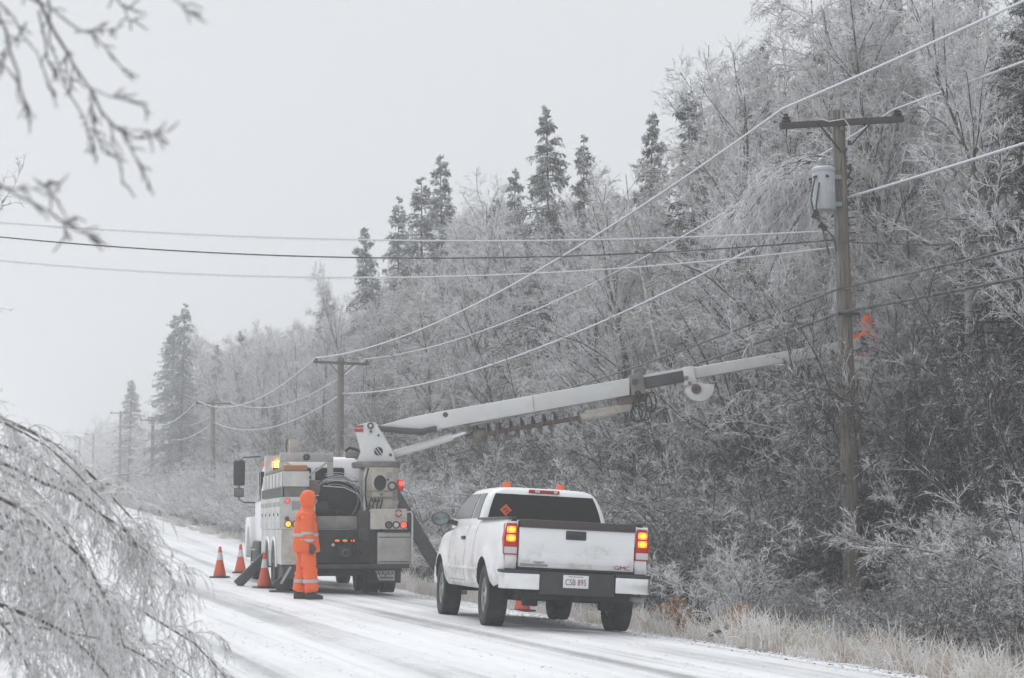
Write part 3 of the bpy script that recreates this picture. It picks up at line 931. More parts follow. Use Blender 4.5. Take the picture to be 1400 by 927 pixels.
def wheel(parent, x, y, z, r, w, side, rim_r, mat_rim='rim_alloy', spokes=6, seg=36, dual=False):
    """tyre with tread blocks, rim and hub; side -1 left, 1 right"""
    wh = empty('wheel', (x, y, z), (0, 0, 0), parent)
    h = w / 2
    prof = [(rim_r, -h * .82), (rim_r + .02, -h * .95), (r * .86, -h), (r * .95, -h * .93), (r * .992, -h * .78), (r, -h * .4), (r, h * .4), (r * .992, h * .78), (r * .95, h * .93), (r * .86, h), (rim_r + .02, h * .95), (rim_r, h * .82)]
    ty = MB().lathe(prof, axis='x', n=seg)
    for k in range(52):
        a = 2 * math.pi * k / 52
        for s_ in (-1, 1):
            ty.obox((s_ * h * .62, math.cos(a + s_ * .04) * (r - .005), math.sin(a + s_ * .04) * (r - .005)), (h * .60, .62 * 2 * math.pi * r / 52, .018), (a + s_ * .04 - math.pi / 2, 0, 0))
    ty.build('tyre', 'tyre_rubber', wh)
    o = side * h * .55
    rm = MB().lathe([(rim_r, -h * .8), (rim_r * .96, -h * .4), (rim_r * .93, o * .9), (rim_r * .96, side * h * .78), (rim_r, side * h * .82)], axis='x', n=28)
    for k in range(spokes):
        a = 2 * math.pi * k / spokes
        c, s_ = math.cos(a), math.sin(a)
        rm.obox((o, c * rim_r * .56, s_ * rim_r * .56), (.045, rim_r * .88, rim_r * .30), (a, 0, 0))
    rm.lathe([(0, o + side * .035), (rim_r * .22, o + side * .03), (rim_r * .30, o), (rim_r * .30, o - side * .04), (0, o - side * .04)], axis='x', n=18)
    rm.build('rim', mat_rim, wh)
    MB().lathe([(rim_r * .95, o - side * .05), (0, o - side * .06)], axis='x', n=18).build('brake_disc', 'underbody', wh)
    return wh

# ------------------------------------------------------------------ white pickup
PK = (0.56, 27.05)
gz = ground(*PK)
pk = empty('pickup_truck', (PK[0], PK[1], gz + .005), (R(-.2), R(2.9), R(11)))
tag(pk, 'white extended cab pickup with lit brake lights and two orange roof beacons', 'pickup')
ZS = np.array([.0, .06, .18, .36, .52, .66, .80, .93, 1.0])
WS = np.array([.900, .945, .975, .990, .990, .982, .965, .935, .895])
def ztop(y): return float(np.interp(y, [-1.3, .92, 1.0, 3.0, 3.4, 4.2, 4.7], [1.41, 1.41, 1.36, 1.33, 1.27, 1.22, 1.08]))
def zbot(y): return float(np.interp(y, [-1.3, -.62, -.5, 0, .6, 3.0, 4.2, 4.7], [.66, .56, .52, .5, .47, .47, .46, .50]))
def hw(y, z):
    q = (z - zbot(y)) / (ztop(y) - zbot(y))
    w = float(np.interp(q, ZS, WS))
    if y > 3.6: w *= 1 - .085 * ((y - 3.6) / 1.05) ** 2
    if y < -.9: w *= 1 - .05 * ((-.9 - y) / .3) ** 2
    for wy in (0.0, 3.645):
        rr_ = math.hypot(y - wy, (z - .42))
        w += .034 * math.exp(-((rr_ - .53) / .085) ** 2) * (1 if z > .3 else 0) + .016 * math.exp(-((rr_ - .40) / .2) ** 2)
    return w
ys = np.concatenate([np.linspace(-1.16, 4.66, 76)])
vsx = []; NQ = 26
qs = np.concatenate([np.linspace(0, 1, NQ)])
for y in ys:
    zb, zt = zbot(y), ztop(y)
    ring = []
    for q in qs: ring.append((-hw(y, zb + q * (zt - zb)), y, zb + q * (zt - zb)))
    ring += [(-ring[-1][0] * -.82, y, zt + .012), (ring[-1][0] * -.82, y, zt + .012)] if False else [(ring[-1][0] * .94, y, zt + .012), (-ring[-1][0] * .94, y, zt + .012)]
    for q in qs[::-1]: ring.append((hw(y, zb + q * (zt - zb)), y, zb + q * (zt - zb)))
    vsx.append(ring)
nr = len(vsx[0]); body = MB()
V = [v for ring in vsx for v in ring]
F = [(i*nr+k, i*nr+(k+1)%nr, (i+1)*nr+(k+1)%nr, (i+1)*nr+k) for i in range(len(ys)-1) for k in range(nr)]
F += [tuple(range(nr-1, -1, -1)), tuple((len(ys)-1)*nr + k for k in range(nr))]
body.add(V, F)
bo = body.build('body', 'white_paint', pk, smooth=False)
def cut(ob, mb, name='cutter'):
    c = mb.build(name, None, None, smooth=False)
    c.parent = None
    md = ob.modifiers.new('cut', 'BOOLEAN'); md.object = c; md.operation = 'DIFFERENCE'; md.solver = 'EXACT'
    mw = ob.matrix_world
    pr = ob.parent; ob.parent = None
    bpy.context.view_layer.update()
    dg = bpy.context.evaluated_depsgraph_get()
    me = bpy.data.meshes.new_from_object(ob.evaluated_get(dg))
    ob.modifiers.clear(); old = ob.data; ob.data = me
    ob.parent = pr
    bpy.data.objects.remove(c)
    return ob
cut(bo, MB().cyl((-1.3, 0, .41), (1.3, 0, .42), .50, n=44))
cut(bo, MB().cyl((-1.3, 3.645, .41), (1.3, 3.645, .42), .50, n=44))
cut(bo, MB().box(-.80, .80, -1.3, .84, .85, 1.6))
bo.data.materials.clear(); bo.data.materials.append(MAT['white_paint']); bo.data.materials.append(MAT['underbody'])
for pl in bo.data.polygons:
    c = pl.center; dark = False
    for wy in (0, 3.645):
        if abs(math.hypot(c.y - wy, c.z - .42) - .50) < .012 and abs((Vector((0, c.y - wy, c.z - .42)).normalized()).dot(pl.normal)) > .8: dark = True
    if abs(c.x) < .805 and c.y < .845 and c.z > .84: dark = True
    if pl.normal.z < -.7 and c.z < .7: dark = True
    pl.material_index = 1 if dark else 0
bo.data.shade_smooth(); bo.data.set_sharp_from_angle(angle=R(32))

# cab greenhouse
def rring(y0, y1, w, z, rad=.14, n=5):
    pts = []
    for cx, cy_, a0 in ((w - rad, y0 + rad, -90), (w - rad, y1 - rad, 0), (-w + rad, y1 - rad, 90), (-w + rad, y0 + rad, 180)):
        for k in range(n + 1):
            a = R(a0 + 90 * k / n); pts.append((cx + rad * math.cos(a), cy_ + rad * math.sin(a), z))
    return pts
GZ = [1.30, 1.42, 1.56, 1.70, 1.80, 1.855, 1.885, 1.90]
GY0 = [.90, .91, .935, .98, 1.02, 1.06, 1.14, 1.3]; GY1 = [3.42, 3.36, 3.15, 2.88, 2.68, 2.54, 2.40, 2.2]; GW = [.915, .90, .865, .815, .765, .71, .62, .45]
rings = [rring(a, b_, w, z, min(.16, .08 + .1 * k / 7)) for k, (a, b_, w, z) in enumerate(zip(GY0, GY1, GW, GZ))]
nr = len(rings[0]); cab = MB()
cab.add([v for r_ in rings for v in r_], [(i*nr+k, i*nr+(k+1)%nr, (i+1)*nr+(k+1)%nr, (i+1)*nr+k) for i in range(len(rings)-1) for k in range(nr)] + [tuple((len(rings)-1)*nr+k for k in range(nr))])
cabo = cab.build('cab', 'white_paint', pk, angle=60)
gy0 = lambda z: float(np.interp(z, GZ, GY0)); gy1 = lambda z: float(np.interp(z, GZ, GY1)); gw = lambda z: float(np.interp(z, GZ, GW))
def patch(rows, name, mat, parent, thick, nrm):
    """glass sheet from rows of points, with thickness along nrm"""
    n = len(rows[0]); m_ = len(rows)
    V = [Vector(p) + Vector(nrm) * .008 for r_ in rows for p in r_] + [Vector(p) - Vector(nrm) * thick for r_ in rows for p in r_]
    F = []
    N = n * m_
    for i in range(m_ - 1):
        for k in range(n - 1):
            F.append((i*n+k, i*n+k+1, (i+1)*n+k+1, (i+1)*n+k)); F.append((N+i*n+k, N+(i+1)*n+k, N+(i+1)*n+k+1, N+i*n+k+1))
    rim = [k for k in range(n)] + [i*n+n-1 for i in range(1, m_)] + [(m_-1)*n+k for k in range(n-2, -1, -1)] + [i*n for i in range(m_-2, 0, -1)]
    for a, b_ in zip(rim, rim[1:] + rim[:1]): F.append((a, b_, N+b_, N+a))
    return MB().add(V, F).build(name, mat, parent)
zr = np.linspace(1.44, 1.795, 6)
rw = patch([[(gw(z) * q * (.905 if abs(q) == 1 else .905), gy0(z), z) for q in np.linspace(-1, 1, 7)] for z in zr], 'rear_window', 'dark_glass', pk, .02, (0, -1, 0))
patch([[(gw(z) * q * .93, gy1(z), z) for q in np.linspace(-1, 1, 7)] for z in zr], 'windscreen', 'dark_glass', pk, .02, (0, 1, .3))
for sx in (-1, 1):
    patch([[(sx * gw(z), y, z) for y in np.linspace(1.72, gy1(z) - .16, 6)] for z in zr], 'side_window', 'dark_glass', pk, .02, (sx, 0, .25))
    patch([[(sx * gw(z), y, z) for y in np.linspace(gy0(z) + .20, 1.62, 4)] for z in zr], 'quarter_window', 'dark_glass', pk, .02, (sx, 0, .25))
    # door and body seams follow the body side
    for pts in ([(1.66, z) for z in np.linspace(.56, 1.36, 12)], [(3.02, z) for z in np.linspace(.56, 1.33, 12)], [(y, .56) for y in np.linspace(1.66, 3.02, 14)], [(1.00, z) for z in np.linspace(.52, 1.34, 12)], [(.90, z) for z in np.linspace(.52, 1.40, 12)]):
        MB().tube([(sx * (hw(y, z) - .002), y, z) for y, z in pts], .0042, 5).build('panel_gap', 'seam_black', pk)
    MB().tube([(sx * (hw(y, .74) + .004), y, .74) for y in np.linspace(.62, 3.05, 20)], .022, 6).build('side_moulding', 'white_paint', pk)
    dh = MB().obox((sx * (hw(1.86, 1.16) + .012), 1.86, 1.16), (.03, .24, .05), (0, 0, 0)).build('door_handle', 'black_plastic', pk, .008)
    # mirror on its arm
    mr = empty('mirror', (0, 0, 0), parent=pk)
    MB().beam((sx * .90, 2.92, 1.37), (sx * 1.08, 2.90, 1.40), .12, .07).build('arm', 'black_plastic', mr, .01)
    sh = MB().lathe([(0, -.06), (.09, -.055), (.125, -.02), (.132, .03), (.12, .05), (0, .055)], axis='y', n=24)
    sh.v = [(sx * 1.17 + x * 1.05, 2.88 - y * 1.3, 1.43 + z * .82) for x, y, z in sh.v]
    sh.build('housing', 'black_plastic', mr)
    gl = MB().lathe([(0, .004), (.112, 0), (.112, -.012)], axis='y', n=24)
    gl.v = [(sx * 1.17 + x * 1.05, 2.805 + y, 1.43 + z * .82) for x, y, z in gl.v]
    gl.build('mirror_glass', 'mirror_glass', mr)
    # tail lamp: red housing, two lit windows, clear reverse lens
    tl = empty('tail_lamp', (0, 0, 0), parent=pk)
    xo = sx * .985
    xs = sorted((sx * .775, sx * .955))
    MB().prism([(sx * .775, .95), (sx * .962, .95), (sx * .968, 1.15), (sx * .935, 1.355), (sx * .80, 1.36), (sx * .785, 1.30)], 'y', -1.185, -.98).build('lamp_housing', 'red_lens', tl, .012)
    for zc in (1.275, 1.165):
        MB().obox((sx * .872, -1.188, zc), (.118, .02, .084)).build('lit_segment', 'lit_lamp_window', tl, .012)
    MB().obox((sx * .872, -1.187, 1.01), (.165, .02, .085)).build('reverse_lens', 'clear_lens', tl, .008)
    MB().beam((sx * .862, -1.17, 1.425), (sx * .905, .88, 1.425), .11, .03).build('rail_cap', 'rail_cap', pk, .01)
    bc = MB().lathe([(.075, 0), (.075, .012), (.062, .016), (.058, .07), (.045, .085), (0, .088)], (sx * .39 - .05, 1.55, 1.895), n=18).build('roof_beacon', 'beacon_orange', pk)
    # bumper end, chrome, with the black step between
    be = MB().prism([(sx * .98, -1.02), (sx * 1.0, -1.16), (sx * .95, -1.27), (sx * .50, -1.325), (sx * .50, -1.25), (sx * .88, -1.20), (sx * .92, -1.02)], 'z', .52, .725).build('bumper_end', 'chrome', pk, .012)
    MB().prism([(sx * 1.0, -1.01), (sx * 1.01, -1.16), (sx * .96, -1.285), (sx * .50, -1.335), (sx * .50, -1.15), (sx * .9, -1.02)], 'z', .727, .765).build('bumper_step_pad', 'black_plastic', pk, .008)
    MB().obox((sx * .45, -1.255, .66), (.03, .02, .03)).build('bumper_bolt', 'galvanised', pk)
MB().prism([(-.498, -1.15), (-.498, -1.30), (-.3, -1.335), (.3, -1.335), (.498, -1.30), (.498, -1.15)], 'z', .47, .755).build('bumper_step', 'black_plastic', pk, .012)
MB().obox((0, -1.20, .43), (.075, .24, .075)).obox((0, -1.10, .44), (1.1, .06, .08)).build('hitch', 'underbody', pk, .006)
# tailgate
tg = MB().prism([(-.765, .80), (.765, .80), (.765, 1.315), (-.765, 1.315)], 'y', -1.195, -1.12).build('tailgate', 'white_paint', pk, .014)
MB().prism([(-1.202, .86), (-1.205, .93), (-1.195, 1.0), (-1.195, .86)], 'x', -.72, .72).build('pressed_fold', 'white_paint', tg, .003)
MB().obox((0, -1.17, 1.365), (1.53, .11, .10)).build('top_trim', 'rail_cap', tg, .012)
hd = MB().obox((-.02, -1.20, 1.235), (.27, .03, .115)).build('tailgate_handle', 'black_plastic', tg, .014)
MB().obox((-.02, -1.217, 1.215), (.20, .015, .05)).build('handle_recess', 'seam_black', tg, .005)
for sx in (-1, 1): MB().beam((sx * .772, -1.165, .80), (sx * .772, -1.165, 1.36), .010, .03).build('tailgate_gap', 'seam_black', tg)
for sx in (-1, 1): MB().prism([(sx * .78, -1.162), (sx * .95, -1.162), (sx * .94, -1.10), (sx * .78, -1.10)], 'z', .77, 1.39).build('rear_corner', 'white_paint', pk, .012)
MB().box(-.78, .78, -1.18, -1.13, .77, .797).build('sill_gap', 'seam_black', pk)
lettering('maker_letters', 'GMC', .075, 'dark_red_paint', tg, (.61, -1.2005, .845), (R(90), 0, 0), .004, sx=1.35)
lettering('small_badge', 'FLEX', .035, 'badge_grey', tg, (-.66, -1.2005, .885), (R(90), 0, 0), .003, sx=1.3)
sk = MB().lathe([(0, 0), (.075, 0), (.075, .004), (0, .005)], (-.50, -1.200, .885), 'y', 18); sk.v = [(-.50 + (x + .50) * 1.1, y - .003, .885 + (z - .885) * .42) for x, y, z in sk.v]; sk.build('oval_sticker', 'badge_grey', tg)
MB().obox((-.56, -1.200, .835), (.36, .004, .028)).build('sticker_strip', 'louvre_grey', tg)
# number plate
np_ = MB().obox((-.03, -1.345, .645), (.335, .012, .165)).build('number_plate', 'plate_white', pk, .004)
lettering('plate_number', 'CSB 895', .112, 'plate_ink', np_, (-.03, -1.3515, .633), (R(90), 0, 0), .002, sx=.72)
lettering('plate_province', 'New Brunswick', .030, 'plate_ink', np_, (-.03, -1.3515, .708), (R(90), 0, 0), .001)
# third brake light, window sticker
tb_ = MB().obox((-.10 + .10, 1.04, 1.845), (.44, .05, .045), (R(-25), 0, 0)).build('brake_light_bar', 'red_lens', pk, .012)
MB().obox((-.10, 1.012, 1.845), (.07, .02, .034), (R(-25), 0, 0)).build('cargo_lamp', 'clear_lens', tb_, .004)
MB().obox((.16, 1.012, 1.845), (.05, .02, .034), (R(-25), 0, 0)).build('cargo_lamp', 'clear_lens', tb_, .004)
MB().prism([(-.56 - .085, 1.565), (-.56, 1.48), (-.56 + .085, 1.565), (-.56, 1.65)], 'y', .905, .916).build('window_sticker', 'orange_sticker', pk, 0, False)
for a, b_ in (((-.60, 1.57), (-.55, 1.585)), ((-.56, 1.53), (-.52, 1.56))):
    MB().beam((a[0], .903, a[1]), (b_[0], .903, b_[1]), .003, .02).build('sticker_mark', 'dark_red_paint', pk)
# head restraints seen as dark shapes in the cab are left to the tinted glass; underbody
ub = empty('chassis', (0, 0, 0), parent=pk)
for sx in (-1, 1): MB().box(sx * .40 - .04, sx * .40 + .04, -1.1, 4.3, .45, .57).build('frame_rail', 'underbody', ub)
MB().cyl((-.80, 0, .40), (.80, 0, .40), .05, n=12).lathe([(0, -.14), (.10, -.12), (.16, -.03), (.16, .03), (.10, .12), (0, .14)], (.05, 0, .40), 'y', 18).build('rear_axle', 'underbody', ub)
MB().cyl((-.78, 3.645, .42), (.78, 3.645, .42), .045, n=10).box(-.3, .3, 3.4, 3.9, .32, .5).build('front_axle', 'underbody', ub)
MB().lathe([(.19, -.11), (.30, -.12), (.36, -.06), (.36, .06), (.30, .12), (.19, .11)], (-.05, -.72, .53), 'z', 28).build('spare_tyre', 'tyre_rubber', ub)
MB().tube([(.55, 1.5, .42), (.6, .6, .45), (.66, -.3, .46), (.74, -1.0, .47), (.92, -1.16, .45)], .04, 8).build('exhaust_pipe', 'scuffed_alu', ub)
MB().box(-.55, .30, -.62, -.50, .44, .55).box(-.75, .75, -1.12, -1.0, .40, .56).build('crossmember', 'underbody', ub, .02)
MB().box(-.62, -.42, -.9, -.78, .30, .46).build('shackle', 'underbody', ub, .02)
MB().box(.40, .58, -.9, -.78, .28, .46).build('shackle', 'underbody', ub, .02)
for sx in (-1, 1): MB().box(sx * .62 - .05, sx * .62 + .05, -.75, .75, .36, .41).build('leaf_spring', 'underbody', ub)
for y in (0, 3.645):
    for sx in (-1, 1): wheel(pk, sx * .855, y, .405, .405, .275, sx, .235)
    for sx in (-1, 1): MB().box(sx * .975 - .02, sx * .975 + .02, y - .9, y - .86, .2, .2001) if False else None
MB().obox((0, 4.72, .60), (1.85, .16, .30)).build('front_bumper', 'chrome', pk, .05)

# ------------------------------------------------------------------ traffic cones
simple('cone_orange', (.72, .10, .035), .5, dirt=(.55, .10, .05), dirt_scale=5, dirt_amt=.4)
simple('cone_white', (.66, .66, .67), .35)
def cone(loc, label, rot=(0, 0, 0), s=1.0):
    t = empty('traffic_cone', loc, rot); t.scale = (s, s, s)
    MB().prism([(-.20, -.17), (-.17, -.20), (.17, -.20), (.20, -.17), (.20, .17), (.17, .20), (-.17, .20), (-.20, .17)], 'z', 0, .035).build('base', 'black_plastic', t, .008)
    MB().lathe([(.135, .036), (.148, .05), (.072, .40), (.030, .70), (.022, .71), (0, .71)], n=24).build('cone_body', 'cone_orange', t)
    MB().lathe([(.0735, .405), (.0760, .405), (.0500, .575), (.0475, .575)], n=24).build('reflective_collar', 'cone_white', t)
    tag(t, label, 'traffic cone', 'orange traffic cones round the vehicles')
for px, d, lab in ((303, 46.0, 'leftmost standing orange cone with white collar'), (331, 49.5, 'farthest orange cone, just left of the digger truck front'), (364, 40.3, 'nearest standing orange cone beside the digger truck wheels')):
    x = (px - 700) / FPX * d
    cone((x, d, ground(x, d) + .008), lab, (0, 0, px * .01))
x = (714 - 700) / FPX * 37.0
cone((x, 37.0, ground(x, 37.0) + .01), 'orange cone seen underneath the pickup', (0, 0, .4))
# ------------------------------------------------------------------ digger derrick truck
simple('dirty_orange', (.42, .17, .05), .7, dirt=(.30, .22, .15), dirt_scale=7)
simple('rusty_steel', (.12, .085, .065), .7, dirt=(.24, .20, .16), dirt_scale=6)
simple('dark_steel', (.055, .058, .062), .45, .3, dirt=(.12, .12, .12), dirt_scale=4)
simple('hose_black', (.022, .022, .023), .5)
simple('pale_cable', (.45, .47, .49), .4)
simple('wajax_red', (.42, .03, .035), .5)
simple('reel_black', (.020, .020, .022), .6)
simple('muddy_grey', (.17, .16, .145), .75, dirt=(.30, .29, .27), dirt_scale=4)
simple('auger_steel', (.13, .11, .09), .5, .5, dirt=(.30, .27, .24), dirt_scale=9)
simple('fibreglass', (.72, .725, .70), .45, dirt=(.50, .50, .48), dirt_scale=2)
DK = (-3.165, 38.25)
u_, s_c = us(*DK)
gz = ground(*DK)
dk = empty('digger_truck', (DK[0], DK[1], gz), (0, 0, R(12)))
tag(dk, 'white digger derrick utility truck with raised boom and auger', 'utility truck')
def part(mb, name, mat, parent=None, bevel=.0, **k): return mb.build(name, mat, parent or dk, bevel, **k)
B = lambda *a: MB().box(*a)
# chassis and rear
for sx in (-1, 1): part(B(sx*.43-.04, sx*.43+.04, .1, 9.0, .80, 1.05), 'frame_rail', 'underbody')
part(B(-.60, .62, .06, .16, .60, 1.24), 'rear_plate', 'underbody', bevel=.012)
part(B(-1.22, 1.22, .0, .30, .50, .585), 'rear_bumper', 'grimy_black', bevel=.012)
pt_ = part(B(-.16, .10, -.06, .08, .72, .92), 'pintle_hitch', 'underbody', bevel=.02)
MB().lathe([(.045, -.02), (.075, 0), (.045, .02)], (-.03, -.09, .80), 'y', 14).build('hitch_ring', 'dark_steel', pt_)
for x in (-.17, -.02, .135): part(MB().obox((x, .055, 1.03), (.075, .03, .03)), 'marker_lamp', 'lit_red', bevel=.006)
part(MB().lathe([(0, 0), (.03, 0), (.03, -.03), (0, -.035)], (-.25, .055, .95), 'y', 10), 'air_coupling', 'transformer_paint')
for x in (.1, .28): part(MB().tube([(x, .06, 1.15), (x+.02, -.02, 1.0), (x-.08, -.04, .85), (x-.12, .06, .75)], .018, 6), 'air_hose', 'hose_black')
part(B(-.55, .50, .35, 1.1, .35, .60), 'rear_spring_mount', 'underbody', bevel=.05)
# right side: tool box, lamp panel, pedestal
tbx = part(B(.60, 1.25, .02, 1.5, .52, 1.19), 'tail_box', 'scuffed_alu', bevel=.015)
for z in (.62, 1.09): MB().box(.62, 1.23, .012, .02, z, z + .012).build('box_seam', 'seam_black', tbx)
MB().tube([(1.27, .02, .56), (1.27, -.03, .60), (1.27, -.03, 1.52), (1.25, .0, 1.58), (1.15, .04, 1.58)], .018, 6).build('grab_rail', 'truck_white', tbx)
lp = part(B(.46, 1.17, -.02, 1.0, 1.245, 1.64), 'lamp_panel', 'cream_panel', bevel=.015)
for x, mt in ((.81, 'rusty_steel'), (.955, 'clear_lens'), (1.10, 'lit_red')):
    l_ = MB().lathe([(0, -.025), (.05, -.02), (.056, 0)], (x, -.022, 1.33), 'y', 18).build('tail_lamp', mt, lp)
    MB().lathe([(.056, -.03), (.072, -.025), (.072, 0), (.056, 0)], (x, -.022, 1.33), 'y', 18).build('lamp_bezel', 'seam_black', l_)
# red arrow emblem and its lettering
for a0 in (20, 200):
    MB().tube([(1.0 + .062 * math.cos(R(a0 + q)), -.026, 1.555 + .062 * math.sin(R(a0 + q))) for q in range(0, 141, 20)], .014, 6).build('arrow_emblem', 'wajax_red', lp)
lettering('panel_letters', 'ROTAC', .062, 'badge_grey', lp, (1.03, -.024, 1.455), (R(90), 0, 0), .002)
part(MB().box(.70, 1.2, .0, .4, 1.19, 1.243), 'panel_shadow_gap', 'seam_black')
pd = part(MB().prism([(.40, .35), (.52, .22), (.92, .22), (1.04, .35), (1.04, 1.05), (.92, 1.18), (.52, 1.18), (.40, 1.05)], 'z', 1.64, 2.44), 'pedestal', 'cream_panel', bevel=.01)
part(MB().prism([(.34, .30), (1.06, .30), (1.06, 1.15), (.34, 1.15)], 'z', 1.25, 1.638), 'pedestal_base', 'muddy_grey')
ho = MB().lathe([(0, -.012), (.115, -.012), (.12, 0)], (.675, .215, 2.14), 'y', 22); ho.v = [(.675 + (x-.675), y, 2.14 + (z-2.14) * 1.25) for x, y, z in ho.v]; ho.build('access_hole', 'reel_black', pd)
MB().lathe([(.055, -.03), (.085, -.03), (.09, -.01), (.09, 0), (.055, 0)], (.905, .215, 2.08), 'y', 20).build('gauge_ring', 'dark_steel', pd)
MB().lathe([(0, -.01), (.055, -.01), (.055, 0)], (.905, .212, 2.08), 'y', 16).build('gauge_face', 'cream_panel', pd)
MB().obox((.86, .208, 2.29), (.11, .01, .10)).build('warning_plate', 'badge_grey', pd)
for z in (1.86, 1.98): MB().obox((.72, .20, z), (.60, .03, .022)).build('pipe_rail', 'muddy_grey', pd)
for k in range(5): MB().tube([(.85 + .035 * k, .18, 1.62), (.86 + .035 * k, .14, 1.72), (.89 + .035 * k, .14, 1.80)], .008, 5).build('control_lever', 'pale_cable', pd)
for k in range(4): MB().tube([(.46 + .07 * k, .2, 1.62), (.45 + .08 * k, .12, 1.74), (.50 + .07 * k, .16, 1.84), (.54 + .06 * k, .2, 1.78)], .013, 6).build('hydraulic_hose', 'hose_black', pd)
MB().box(.35, .385, .18, .215, 1.60, 2.36).build('white_conduit', 'truck_white', pd)
rl = MB().lathe([(0, -.05), (.045, -.045), (.05, 0)], (1.09, .22, 2.13), 'y', 14).build('side_lamp', 'lit_red', pd)
MB().box(1.03, 1.13, .22, .30, 1.98, 2.20).build('lamp_bracket', 'wajax_red', pd, .008)
# left side: bin body
lb = part(B(-1.25, -.60, .0, 4.45, 1.24, 1.86), 'left_bin', 'truck_white', bevel=.012)
part(B(-1.22, -.72, .0, 4.45, 2.06, 2.35), 'upper_bin', 'truck_white', bevel=.012)
part(B(-1.19, -.76, .08, 4.40, 1.862, 2.058), 'mid_shelf', 'muddy_grey')
part(B(-1.21, -.75, .02, .5, 2.352, 2.47), 'orange_cover', 'dirty_orange', bevel=.03)
part(B(-1.20, -.80, .55, 4.2, 2.352, 2.44), 'bin_top_goods', 'muddy_grey', bevel=.03)
lv = part(B(-1.245, -1.215, .10, 4.40, 1.87, 2.05), 'louvre_panel', 'louvre_grey')
sl = MB()
for k in range(9): sl.box(-1.252, -1.244, .12, 4.38, 1.88 + .019 * k, 1.888 + .019 * k)
o = sl.build('louvre_slots', 'seam_black', lv); o['kind'] = 'stuff'
for k in range(5):
    y0 = .04 + .885 * k
    dr = part(B(-1.262, -1.250, y0 + .012, y0 + .873, 1.27, 1.83), 'bin_door', 'truck_white', bevel=.004)
    MB().box(-1.275, -1.26, y0 + .40, y0 + .50, 1.50, 1.56).build('door_latch', 'dark_steel', dr)
    vt = MB()
    for q in range(6): vt.box(-1.2635, -1.2615, y0 + .10 + .125 * q, y0 + .13 + .125 * q, 1.68, 1.77)
    for q in range(4): vt.box(-1.2635, -1.2615, y0 + .04, y0 + .055, 1.32 + .12 * q, 1.36 + .12 * q)
    o = vt.build('vent_slots', 'seam_black', dr); o['kind'] = 'stuff'
for k in range(6): part(B(-1.228, -1.2185, .06 + .72 * k, .085 + .72 * k, 2.07, 2.33), 'bin_rib', 'muddy_grey')
# lower left skirt: panels round the two wheel arches
lw = MB().prism([(0, .58)] + [(.80, .58)] + [(1.50 + .66 * math.cos(R(a)), .52 + .56 * math.sin(R(a))) for a in range(170, 9, -16)] + [(2.19, .58)] + [(2.87 + .66 * math.cos(R(a)), .52 + .56 * math.sin(R(a))) for a in range(170, 9, -16)] + [(3.6, .58), (4.45, .58), (4.45, 1.236), (0, 1.236)], 'x', -1.24, -.98)
part(lw, 'left_skirt', 'truck_white')
part(B(-1.22, -.62, -.012, -.002, .60, 1.22), 'rear_left_panel', 'cream_panel')
part(B(-1.0, -.85, -.022, -.012, .86, .885), 'rust_streak', 'rusty_steel')
for yc in (1.50, 2.87):
    part(MB().tube([(-1.25, yc + .64 * math.cos(R(a)), .52 + .56 * math.sin(R(a))) for a in range(0, 181, 12)], .028, 6), 'wheel_arch_trim', 'white_paint')
part(MB().lathe([(0, 0), (.10, -.01), (.12, -.05), (0, -.06)], (-.72, .0, .88), 'y', 16), 'round_cover', 'cream_panel')
for x, z, r_, mt in ((-1.14, 1.785, .036, 'lit_red'), (-1.14, 1.45, .03, 'red_lens'), (-1.115, 1.345, .055, 'lit_orange'), (-.97, 1.345, .055, 'clear_lens')):
    l_ = part(MB().lathe([(0, -.025), (r_ * .9, -.02), (r_, 0)], (x, -.003, z), 'y', 18), 'tail_lamp', mt)
    MB().lathe([(r_, -.028), (r_ * 1.28, -.022), (r_ * 1.28, 0), (r_, 0)], (x, -.003, z), 'y', 18).build('lamp_bezel', 'seam_black', l_)
part(B(-1.05, -.72, -.014, -.002, 1.62, 1.78), 'faded_decal', 'louvre_grey')
part(B(-1.20, -.62, -.02, .9, .30, .565), 'step_box', 'grimy_black', bevel=.02)
part(MB().beam((-1.24, .0, .22), (-1.06, -.03, .54), .03, .05), 'step_edge', 'scuffed_alu')
# middle bay: deck, cable reel, headboard frame
part(B(-.60, .46, .12, 4.4, 1.245, 1.27), 'deck', 'muddy_grey')
part(B(-.56, .36, .12, .18, 1.27, 1.50), 'deck_board', 'muddy_grey', bevel=.01)
rn = part(MB().lathe([(0, -.31), (.06, -.31), (.10, -.30), (.49, -.30), (.49, -.27), (.30, -.27), (.30, .27), (.49, .27), (.49, .30), (0, .30)], (-.12, 1.0, 1.80), 'y', 30), 'cable_reel', 'reel_black')
for k in range(9):
    r0_ = .40 + .028 * (k % 5) + .01 * k; cx_, cz_ = -.16 + .035 * (k % 4), 1.72 + .03 * (k % 3); st_ = -60 + 9 * k; en_ = 118 + 6 * (k % 4)
    MB().tube([(cx_ + (r0_ + .06 * math.sin(R(a * 2 + 40 * k))) * math.cos(R(a)) * 1.12, .62 - .012 * k, cz_ + r0_ * math.sin(R(a))) for a in range(st_, en_, 12)], .0075, 6).build('wire_loop', 'pale_cable', rn)
part(B(-.58, .44, 1.40, 1.44, 1.27, 2.10), 'bay_shade_sheet', 'reel_black')  # black sheet added so the open bay reads as a shaded opening
part(MB().tube([(.36, .5, 1.40), (.44, .45, 1.75), (.36, .42, 2.05), (.10, .4, 2.17), (-.35, .4, 2.20)], .012, 6), 'loose_cable', 'pale_cable')
part(MB().tube([(.30, .45, 1.36), (.40, .40, 1.62), (.28, .38, 1.92), (0, .36, 2.05), (-.42, .36, 2.08)], .012, 6), 'loose_cable', 'pale_cable')
